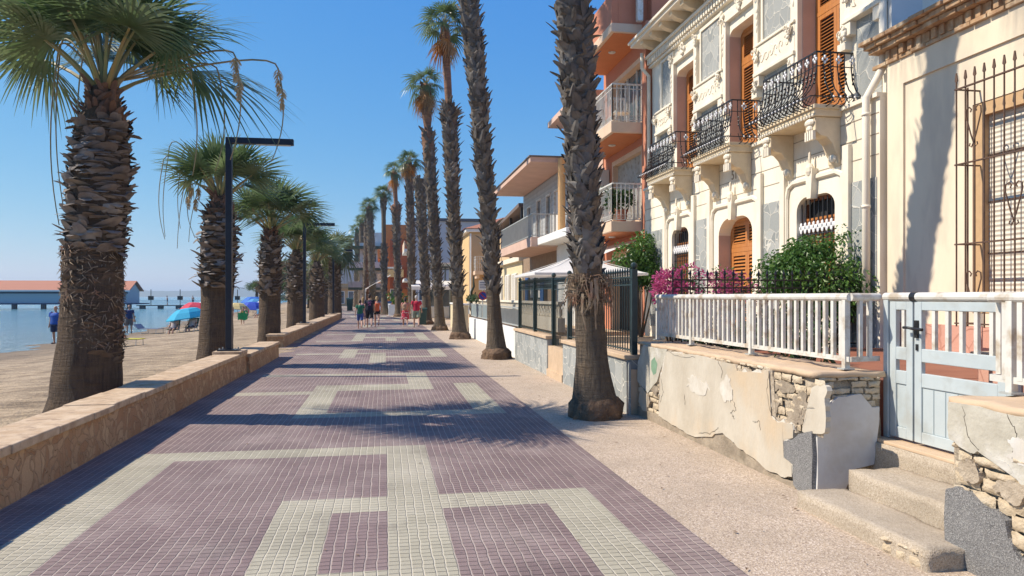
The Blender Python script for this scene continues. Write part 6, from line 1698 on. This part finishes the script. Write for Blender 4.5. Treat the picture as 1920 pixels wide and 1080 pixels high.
    if bottom:
        c_, kind = bottom; mb = MB()
        if kind == 'skirt':
            mb.tube([up((0, 0, .10)), P, P+Vector((0, 0, -.22*k)), P+Vector((0, 0, -legs_to*k))], [(.118*k*B, .155*k*B), (.14*k*B, .19*k*B), (.175*k*B, .215*k*B), (.22*k*B, .25*k*B)], 18)
        else:
            mb.tube([up((0, 0, .07)), up((0, 0, -.03)), P+Vector((0, 0, -.10*k))], [(.122*k*B, .165*k*B), (.128*k*B, .178*k*B), (.10*k*B, .13*k*B)], 16)
            for i in (0, 1):
                hip, kn, an = J['l%d' % i]
                mb.tube([hip+Vector((0, 0, .03)), hip.lerp(kn, .4*legs_to), hip.lerp(kn, legs_to)], [.102*k*B, .095*k*B, .088*k*B], 12)
        remesh(mb, {'skirt': 'skirt', 'shorts': 'shorts', 'trunks': 'swim_shorts'}[kind], c_, t, .014)
    if shoes:
        for i, s in ((0, -1), (1, 1)):
            an = J['l%d' % i][2]; mb = MB()
            mb.tube([an+Vector((0, -.065*k, -.052*k)), an+Vector((0, .05*k, -.05*k)), an+Vector((s*.02*k, .18*k, -.058*k))], [(.034*k, .04*k), (.036*k, .045*k), (.022*k, .036*k)], 10)
            remesh(mb, 'shoe', shoes, t, .012)
    if extra:
        for nm, m_, fn in extra: 
            mb = MB(); fn(mb, up, P, k, J, H); mb.build(nm, m_, t, world=False, smooth=nm in ('backpack', 'shoulder_bag'))
    return t

GW = 'people walking away along the promenade'
def printed(mb, up, P, k, J, H):
    r = random.Random(3)
    for q in range(26):
        x = r.uniform(-.085, .085); z = r.uniform(.20, .40); w_ = r.uniform(.008, .022)
        mb.add([up((x-w_, -.153-.02*(1-abs(x)*6), z)), up((x+w_, -.153-.02*(1-abs(x)*6), z)), up((x+w_*.6, -.155-.02*(1-abs(x)*6), z+.035)), up((x-w_, -.155-.02*(1-abs(x)*6), z+.03))], [(0, 1, 2, 3)])
def pack(mb, up, P, k, J, H):
    mb.ball(up((-.06, -.21, .27)), (.15*k, .10*k, .20*k), 12); mb.ball(up((-.06, -.29, .18)), (.10*k, .05*k, .09*k), 10)
def flowers_print(mb, up, P, k, J, H):
    r = random.Random(5)
    for q in range(60):
        a = r.uniform(0, 6.28); z = r.uniform(.02, .42); rr = (.19+.10*z/.42)
        c = P+Vector((math.cos(a)*(.205+.06*z/.42)*k*1.0, math.sin(a)*(.165+.07*z/.42)*k*1.0, -z*k))
        mb.ball(c, (.022, .022, .03), 6)
def bag(mb, up, P, k, J, H):
    mb.tube([up((.12, -.12, .5)), up((.2, -.14, .2)), up((.22, -.1, 0))], .012, 5)
    mb.ball(up((.24, -.10, -.06)), (.05*k, .11*k, .10*k), 10)
person('boy in a green T-shirt and blue shorts at the left of the walking group', (-1.27, 39.3, 0), .05, 1.50, SKIN2, (.03, .02, .02), 0, (20, -16), (8, 26), (-12, 14), (20, 16), 14,
       top=(solid('green_shirt', (.02, .16, .09)), 'tee'), bottom=(solid('blue_shorts', (.05, .10, .30)), 'shorts'), shoes=solid('red_sandal', (.35, .08, .06)), group=GW, build=1.0, legs_to=.95)
person('person with long fair hair mostly hidden behind the boy in green', (-1.18, 41.2, 0), 0, 1.62, SKIN2, (.42, .27, .11), .22, (16, -14), (6, 20), female=True,
       top=(solid('mauve_top', (.25, .14, .20)), 'tank'), bottom=(solid('mauve_shorts', (.28, .16, .24)), 'shorts'), shoes=solid('dark_shoe', (.05, .04, .04)), group=GW)
person('man in a navy T-shirt with pink print on its back and black shorts', (-.82, 40.6, 0), 0, 1.80, SKIN2, (.04, .025, .02), 0, (17, -15), (6, 24), (-10, 12), (10, 16), 10,
       top=(solid('navy_shirt', (.012, .014, .035)), 'tee'), bottom=(solid('black_shorts', (.012, .013, .02)), 'shorts'), shoes=solid('dark_shoe', (.05, .04, .04)), group=GW, build=1.12, legs_to=.95,
       extra=[('shirt_print', solid('pink_print', (.55, .20, .35)), printed)])
person('blonde woman in an orange tank top and short black shorts', (-.44, 41.5, 0), 0, 1.68, SKIN2, (.45, .30, .14), .05, (18, -17), (6, 26), (-18, 14), (30, 16), 16, female=True,
       top=(solid('orange_top', (.72, .14, .05)), 'tank'), bottom=(solid('black_shorts', (.012, .013, .02)), 'shorts'), shoes=solid('dark_shoe', (.05, .04, .04)), group=GW, legs_to=.42)
person('woman in a red patterned skirt with a tan backpack', (1.1, 41.5, 0), 0, 1.62, SKIN, (.03, .02, .015), .04, (20, -18), (6, 28), (-10, 10), (30, 16), 12, female=True, build=1.08,
       top=(solid('rose_top', (.50, .22, .17)), 'tee'), bottom=(solid('red_skirt', (.55, .04, .07)), 'skirt'), shoes=solid('white_shoe', (.6, .58, .55)), group=GW, legs_to=.46,
       extra=[('backpack', solid('tan_backpack', (.42, .27, .17)), pack), ('skirt_pattern', solid('white_pattern', (.65, .55, .52)), flowers_print)])
person('grey haired man in a red polo shirt and pale green shorts', (1.66, 40.4, 0), 0, 1.72, SKIN2, (.55, .53, .50), 0, (14, -16), (5, 22), (-8, 10), (14, 18), 14, build=1.15,
       top=(solid('red_polo', (.50, .015, .05)), 'tee'), bottom=(solid('sage_shorts', (.27, .32, .24)), 'shorts'), shoes=solid('dark_shoe', (.05, .04, .04)), group=GW, legs_to=.9)

# ---------------------------------------------------------------- people and things on the beach
def bz(x, y): return beach_z(-3.0+bend(y)-x, y)
GB = 'people standing on the beach'
x, y = -15.2, 38.1
person('heavy man in bright blue shirt and navy shorts standing at the sea edge', (x, y, -.56), 2.9, 1.76, SKIN, (.30, .27, .25), 0, (3, -3), (2, 3), (2, -2), (10, 12), 12, 1, build=1.5,
       top=(solid('bright_blue_shirt', (.012, .08, .36)), 'tee'), bottom=(solid('navy_shorts', (.012, .022, .07)), 'trunks'), shoes=solid('dark_shoe', (.05, .04, .04)), group=GB, bald=True, legs_to=.85)
x, y = -15.6, 49.5
person('person in a dark navy outfit standing at the waterline just right of the thick palm', (x, y, -.62), .4, 1.74, SKIN, (.25, .22, .20), 0, (4, -4), (2, 4), (4, -2), (10, 8), 10, 1, build=1.15,
       top=(solid('dark_navy_shirt', (.010, .03, .12)), 'tee'), bottom=(solid('grey_shorts', (.12, .11, .11)), 'shorts'), shoes=solid('dark_shoe', (.05, .04, .04)), group=GB, legs_to=1.0, bald=True)
def towel(mb, up, P, k, J, H):
    pts = []
    for i in range(9):
        for j in range(6):
            u = i/8; v = j/5
            pts.append(P+Vector((-.30+.62*u, .20+.05*math.sin(u*9), .28-.55*v+.06*math.sin(u*6+v*3)-.1*u)))
    mb.add(pts, [(i*6+j, i*6+j+1, (i+1)*6+j+1, (i+1)*6+j) for i in range(8) for j in range(5)])
x, y = -9.4, 52.3
person('young person bending slightly and holding out a bright green towel', (x, y, bz(x, y)), 3.4, 1.25, SKIN2, (.12, .07, .04), 0, (8, -6), (6, 10), (50, 55), (25, 20), 14, 22, female=True,
       top=(solid('yellow_swim_top', (.55, .42, .12)), 'tank'), bottom=(solid('green_swim_shorts', (.03, .25, .10)), 'trunks'), group=GB, legs_to=.4, extra=[('towel', solid('green_towel', (.02, .33, .12)), towel)])
x, y = -10.3, 53.2
person('person in red swimwear left of the one with the green towel', (x, y, bz(x, y)), 3.0, 1.45, SKIN, (.06, .04, .03), .1, (6, -4), (4, 6), (10, 20), (40, 30), 10, 4, female=True,
       top=(solid('red_swim_top', (.42, .06, .06)), 'tank'), bottom=(solid('red_swim_shorts', (.38, .05, .06)), 'trunks'), group=GB, legs_to=.4)
for i, (x, y, c_, lab) in enumerate(((-13.2, 112, (.02, .05, .25), 'distant person in blue walking on the sand below the green trees'), (-12.3, 114, (.35, .20, .16), 'distant person in dusty pink walking near the green trees'), (-11.6, 113, (.10, .08, .08), 'distant person in dark clothes beside the fourth stout palm'))):
    person(lab, (x, y, bz(x, y)), 2.5+i, 1.7, SKIN, (.05, .03, .03), 0, (12, -12), (6, 16), top=(solid('far_shirt%d' % i, c_), 'tee'), bottom=(solid('far_shorts%d' % i, tuple(k*.5 for k in c_)), 'shorts'), group=GB, voxel=.02)

# deck chairs with sitters under the turquoise parasol
def deck_chair(label, x, y, rot, m, group, low=True):
    t = thing('deck_chair', label, 'deck chair', (x, y, bz(x, y)), group); t.rotation_euler = (0, 0, rot)
    mb = MB(); n = 6; vs = []
    prof = [(.42, .26), (.15, .20), (-.12, .19), (-.26, .40), (-.42, .78)]
    for s in (-.26, .26):
        for u, v in prof: vs.append((s, u, v))
    mb.add(vs, [(i, i+1, i+6, i+5) for i in range(4)]); s_ = mb.build('sling', m, t, world=False)
    for s in (-.28, .28):
        mb = MB(); mb.tube([(s, .44, .27), (s, -.14, .18), (s, -.44, .82)], .014, 5); mb.tube([(s, .36, 0), (s, -.1, .42), (s, -.34, .44)], .013, 5); mb.tube([(s, -.38, 0), (s, .25, .42), (s, -.1, .43)], .013, 5); mb.build('frame', 'white_paint', t, world=False)
    return t
GD = 'deck chairs under the turquoise parasol'; GS = 'people sitting on the beach'
for i, (x, y, rot, lab) in enumerate(((-11.9, 45.2, .5, 'green deck chair under the turquoise parasol, nearer the water'), (-11.0, 45.5, .3, 'green deck chair under the turquoise parasol, in the middle'), (-10.0, 46.3, .2, 'green deck chair beside the palm trunk, right of the turquoise parasol pole'))):
    deck_chair(lab, x, y, rot+2.6, solid('green_sling', (.01, .20, .15)), GD)
for i, (x, y, rot, hc, tc, lab) in enumerate(((-11.9, 45.2, 3.1, (.5, .47, .45), (.42, .36, .33), 'grey haired person sitting in the left green deck chair'), (-11.0, 45.5, 2.9, (.06, .04, .03), (.50, .47, .45), 'person in a pale top sitting in the middle green deck chair'), (-10.0, 46.3, 2.8, (.04, .025, .02), (.16, .07, .09), 'dark haired person sitting right of the turquoise parasol pole'))):
    person(lab, (x, y, bz(x, y)), rot, 1.68, SKIN, hc, 0, (82, 78), (70, 60), (20, 24), (40, 36), 10, -28, top=(solid('sitter_top%d' % i, tc), 'tee'), bottom=(solid('sitter_shorts%d' % i, (.06, .06, .09)), 'trunks'), group=GS, sit=.30, voxel=.016, legs_to=.5)
GP = 'sun parasols on the beach'
TQ, YL = solid('turquoise_canvas', (.015, .36, .55)), solid('lime_canvas', (.55, .62, .20))
x, y = -11.3, 46.1
parasol('turquoise beach parasol with one lime yellow panel shading the green deck chairs', 'parasol', (x, y), .92, .42, 1.12, 8, [TQ, TQ, TQ, YL, TQ, TQ, TQ, TQ], GP, (-.35, -.1), zg=bz(x, y), pole=.016)
x, y = -13.6, 58
parasol('red beach parasol with pale patches just behind the turquoise one', 'parasol', (x, y), 1.12, .66, 1.25, 8, [solid('red_canvas', (.55, .03, .07)), solid('red_canvas', (.55, .03, .07)), solid('red_canvas', (.55, .03, .07)), solid('pale_red_canvas', (.60, .35, .33))], GP, (.2, 0), zg=bz(x, y), pole=.016)
for x, y, zt, ze, hf, c_, lab in ((-16.4, 74, 1.15, .85, 1.0, (.62, .64, .62), 'small white beach parasol near the pier, left of the closest street lamp'), (-13.6, 73, 1.0, .5, 1.1, (.62, .48, .20), 'straw yellow beach parasol right of the closest street lamp'),
                              (-13.2, 79, 1.05, .35, 1.45, (.012, .06, .42), 'deep blue beach parasol among the crowd between the first two lamps'), (-17.2, 104, 1.5, .8, 1.8, (.02, .14, .5), 'far blue beach parasol behind the deep blue one'),
                              (-12.6, 83, 1.2, .75, 1.1, (.62, .62, .66), 'white beach parasol touching the third stout palm'), (-14.9, 92, 1.3, .75, 1.4, (.05, .25, .50), 'light blue beach parasol in the back of the crowd')):
    nm = solid('canvas_%d%d' % (x*-10, y), c_)
    parasol(lab, 'parasol', (x, y), zt, ze, hf, 8, [nm], GP, (.15, 0), zg=bz(x, y), pole=.016)
for i, (x, y, tc, lab) in enumerate(((-11.9, 66, (.03, .03, .05), 'person sitting in dark clothes on a low chair under the deep blue parasol'), (-10.9, 68, (.08, .25, .42), 'person wrapped in a light blue towel beside the third stout palm'), (-12.6, 71, (.30, .06, .07), 'person in a red top sitting beyond the green towel'))):
    person(lab, (x, y, bz(x, y)), 2.8, 1.68, SKIN, (.04, .03, .02), 0, (84, 80), (70, 64), (20, 24), (40, 36), 10, -20, top=(solid('crowd_top%d' % i, tc), 'tee'), bottom=(solid('sitter_shorts1', (.06, .06, .09)), 'trunks'), group=GS, sit=.32, voxel=.018, legs_to=.5)
    deck_chair(['low dark beach chair under the deep blue parasol', 'low beach chair beside the third stout palm', 'low beach chair beyond the green towel'][i], x, y, 2.8, solid('chair_fabric%d' % i, ((.03, .03, .05), (.08, .25, .42), (.2, .04, .05))[i]), 'beach chairs in the crowd')
def lounger(label, x, y, rot, m, towel_m=None):
    t = thing('sun_lounger', label, 'sun lounger', (x, y, bz(x, y)), 'loungers on the sand'); t.rotation_euler = (0, 0, rot)
    mb = MB(); mb.box(-.3, .3, -.55, .7, .27, .30); mb.build('bed', m, t, world=False)
    mb = MB(); mb.add([(-.3, .72, .28), (.3, .72, .28), (.3, 1.02, .55), (-.3, 1.02, .55), (-.3, .75, .24), (.3, .75, .24), (.3, 1.06, .53), (-.3, 1.06, .53)], [(0, 1, 2, 3), (7, 6, 5, 4), (0, 4, 5, 1), (1, 5, 6, 2), (2, 6, 7, 3), (3, 7, 4, 0)]); mb.build('backrest', m, t, world=False)
    for yy in (-.45, .55):
        mb = MB(); mb.tube([(-.3, yy, .27), (-.33, yy, 0), (.33, yy, 0), (.3, yy, .27)], .015, 5); mb.build('leg', 'rail_grey', t, world=False)
    return t
lounger('low blue and white sun lounger on wet sand left of the turquoise parasol', -13.4, 46.6, 1.2, solid('lounger_blue', (.16, .20, .28)))
L_ = lounger('yellow sun lounger in front of the second stout palm, right of the thick palm', -10.1, 31.9, 1.45, solid('lounger_yellow', (.55, .50, .04)))
tw = thing('towel', 'red and orange towel heaped on the yellow sun lounger', 'towel', (-10.1, 31.9, bz(-10.1, 31.9)+.30))
mb = MB()
for j in range(6):
    for i in range(8): mb.v.append((-.28+.56*j/5-.35, -.5+.9*i/7, .05+.12*max(0, noise.noise((i*.6, j*.7, 2)))+.02))
for j in range(5):
    for i in range(7): mb.f.append((j*8+i, j*8+i+1, (j+1)*8+i+1, (j+1)*8+i)); mb.m.append(0)
mb.build('cloth', solid('red_towel', (.50, .10, .06)), tw, smooth=True, world=False); tw.rotation_euler = (0, 0, .2)

# bathers
for i, (px_, py_, dpt, rise, lab) in enumerate(((-27.8, 51, 0, .12, 'head of a swimmer far out at the left edge of the sea'), (-25.4, 53, 0, .78, 'bather standing chest deep left of the thick palm'), (-22.6, 66, 0, .6, 'bather standing waist deep nearest the right side of the thick palm'), (-24.0, 72, 0, .7, 'bather standing waist deep below the pier walkway'), (-22.6, 73, 0, .3, 'bather up to the shoulders between pier and turquoise parasol'), (-19.2, 60, 0, .15, 'head of a swimmer close to the turquoise parasol'))):
    person(lab, (px_, py_, -.66-1.74+.24+rise), 2.6+i*.7, 1.74, SKIN, (.04, .03, .025), 0, (4, -4), (2, 4), (20, 10), (30, 40), 16, 1, bottom=(solid('swim_dark', (.03, .04, .08)), 'trunks'), group='bathers in the sea', voxel=.018, legs_to=.5)

# ---------------------------------------------------------------- pier
t = thing('pier_building', 'long low blue bathing house with red tiled roof standing on piles in the sea', 'building', (-78, 150, -.66))
mb = MB(); mb.box(-112, -47.6, 150, 157, .42, 2.65); mb.build('wall', solid('pale_blue_boards', (.36, .47, .54)), t)
mb = MB(); mb.box(-112, -47.5, 149.93, 149.99, 2.2, 2.5); mb.build('dark_band', solid('dark_blue_band', (.05, .09, .15)), t)
mb = MB(); mb.prism([(149.2, 2.66), (153.5, 4.5), (157.8, 2.66), (157.8, 2.80), (153.5, 4.66), (149.2, 2.80)], lambda u, v, d: (d, u, v), -112, -47.0); mb.build('roof', 'roof_tile_x', t)
mb = MB(); mb.box(-112, -46.9, 149.1, 149.19, 2.58, 2.84); mb.build('eaves_board', 'white', t)
mb = MB(); mb.prism([(150, 2.66), (153.5, 4.45), (157, 2.66)], lambda u, v, d: (d, u, v), -47.9, -47.55); mb.build('gable', solid('pale_blue_boards', (.36, .47, .54)), t)
mb = MB(); mb.box(-113, -46, 149.3, 158, .18, .41); mb.build('deck', solid('pier_deck_navy', (.03, .06, .13)), t)
for i in range(14):
    mb = MB(); xx = -111+i*4.9; mb.box(xx-.35, xx+.35, 149.7, 150.4, -2, .18); mb.build('pile', solid('pier_pile', (.10, .11, .12)), t)
t = thing('pier_walkway', 'thin wooden pier walkway on piles running right from the blue bathing house', 'pier', (-36, 150, -.66))
mb = MB(); mb.box(-45.9, -22, 149.6, 151.4, -.12, .06); mb.build('deck', solid('pier_wood', (.16, .15, .14)), t)
mb = MB(); mb.box(-45.9, -22, 149.62, 149.68, .78, .86); mb.box(-45.9, -22, 149.62, 149.68, .42, .48); mb.build('handrail', solid('pier_rail', (.30, .34, .36)), t)
for i in range(8):
    mb = MB(); xx = -45+i*3.2; mb.box(xx-.45, xx+.45, 149.8, 150.6, -2, -.12); mb.build('pile', solid('pier_pile', (.10, .11, .12)), t)
for i in range(4):
    xx = -43.6+i*5.2
    a = thing('pier_lamp', ['pier post with dark box, first from the bathing house', 'pier post with dark box, second from the bathing house', 'pier post with dark box, third from the bathing house', 'pier post with dark box, farthest right on the walkway'][i], 'lamp post', (xx, 150.5, .06), 'posts with boxes along the pier')
    mb = MB(); mb.tube([(xx, 150.5, .06), (xx, 150.5, 3.0)], .07, 6); mb.build('pole', 'iron', a)
    mb = MB(); mb.box(xx-.45, xx+.45, 150.2, 150.8, 1.0, 1.75); mb.build('box', 'black', a, bevel=.04)
for i, xx in enumerate((-40.8, -36.2, -34.6)):
    person(['person standing on the pier walkway, left one', 'person standing on the pier walkway, middle one', 'person standing on the pier walkway, right one'][i], (xx, 150.9, .06), 2+i, 1.75, SKIN, (.04, .03, .03), 0, (4, -4), (2, 4), bottom=(solid('swim_dark', (.03, .04, .08)), 'trunks'), group='people on the pier', voxel=.03)

# ---------------------------------------------------------------- trees behind the beach
def tree(label, x, y, h, rad, n, size, mt, seed, group='leafy trees at the back of the beach'):
    z0 = bz(x, y); t = thing('broadleaf_tree', label, 'tree', (x, y, z0), group); r = random.Random(seed)
    mb = MB(); mb.tube([(x, y, z0-.2), (x+.1, y, z0+h*.35), (x, y+.1, z0+h*.6)], [.22, .17, .10], 8)
    for i in range(6):
        a = i*1.05; mb.tube([(x+.05, y, z0+h*.4), (x+math.cos(a)*rad*.4, y+math.sin(a)*rad*.4, z0+h*.62), (x+math.cos(a)*rad*.75, y+math.sin(a)*rad*.75, z0+h*.78)], [.10, .06, .02], 5)
    mb.build('trunk', 'twig', t)
    mb = MB(); leafball(mb, (x, y, z0+h*.62), (rad, rad, h*.45), n, size, r, .3, 0, .3, lumps=14); mb.build('crown', mt, t)
tree('pale green leafy tree between the third and fourth stout palms', -10.5, 88, 6.8, 2.1, 2600, .38, 'leaf_olive', 1)
tree('darker green leafy tree just left of the fourth stout palm', -11.6, 97, 6.0, 2.2, 2200, .40, 'leaf_olive', 2)
tree('low bushy tree near the people walking on the far sand', -10.6, 108, 5.0, 2.4, 1800, .42, 'leaf', 3)
for i, (x, y, h, s, lab) in enumerate(((-19.8, 122, 3.0, 1.5, 'small palm on the far beach left of the third stout palm'), (-11.2, 82, 2.2, 1.3, 'small bright green palm on the sand right of the third stout palm'))):
    palm(lab, 'small palms on the beach', (x, y, bz(x, y)), [(0, 0, 0), (h, 0, 0)], [(-.2, .35), (0, .3), (h, .2)], boots=(.6, h-.1, 50, .2, .25, .7, .7, .04, .4), crown=CW['mid2'], rot=i, scale=s, sides=8, dz=.4)
# far wooded shore where the beach ends
t = MB(); r = random.Random(8)
for i in range(60):
    x = -44+i*.62; leafball(t, (x+bend(430)*.55, 430+r.uniform(-4, 4), .8), (2.6, 2, r.uniform(1.4, 2.6)), 60, 1.0, r, .1, lumps=4)
o = t.build('far_wood', 'leaf_dark'); o['kind'] = 'stuff'
# ---------------------------------------------------------------- sea air
mb = MB(); mb.box(-9500, 2600, -80, 9500, -8, 95)
hz = mb.build('haze', 'white'); hz['kind'] = 'stuff'
hm = bpy.data.materials.new('sea_haze'); hm.use_nodes = True; hn = hm.node_tree; hn.nodes.remove(hn.nodes['Principled BSDF'])
pv = hn.nodes.new('ShaderNodeVolumePrincipled'); pv.inputs['Color'].default_value = (.70, .86, 1, 1); pv.inputs['Density'].default_value = HAZE; pv.inputs['Anisotropy'].default_value = .2
hn.links.new(pv.outputs[0], hn.nodes['Material Output'].inputs['Volume'])
hz.data.materials.clear(); hz.data.materials.append(hm)
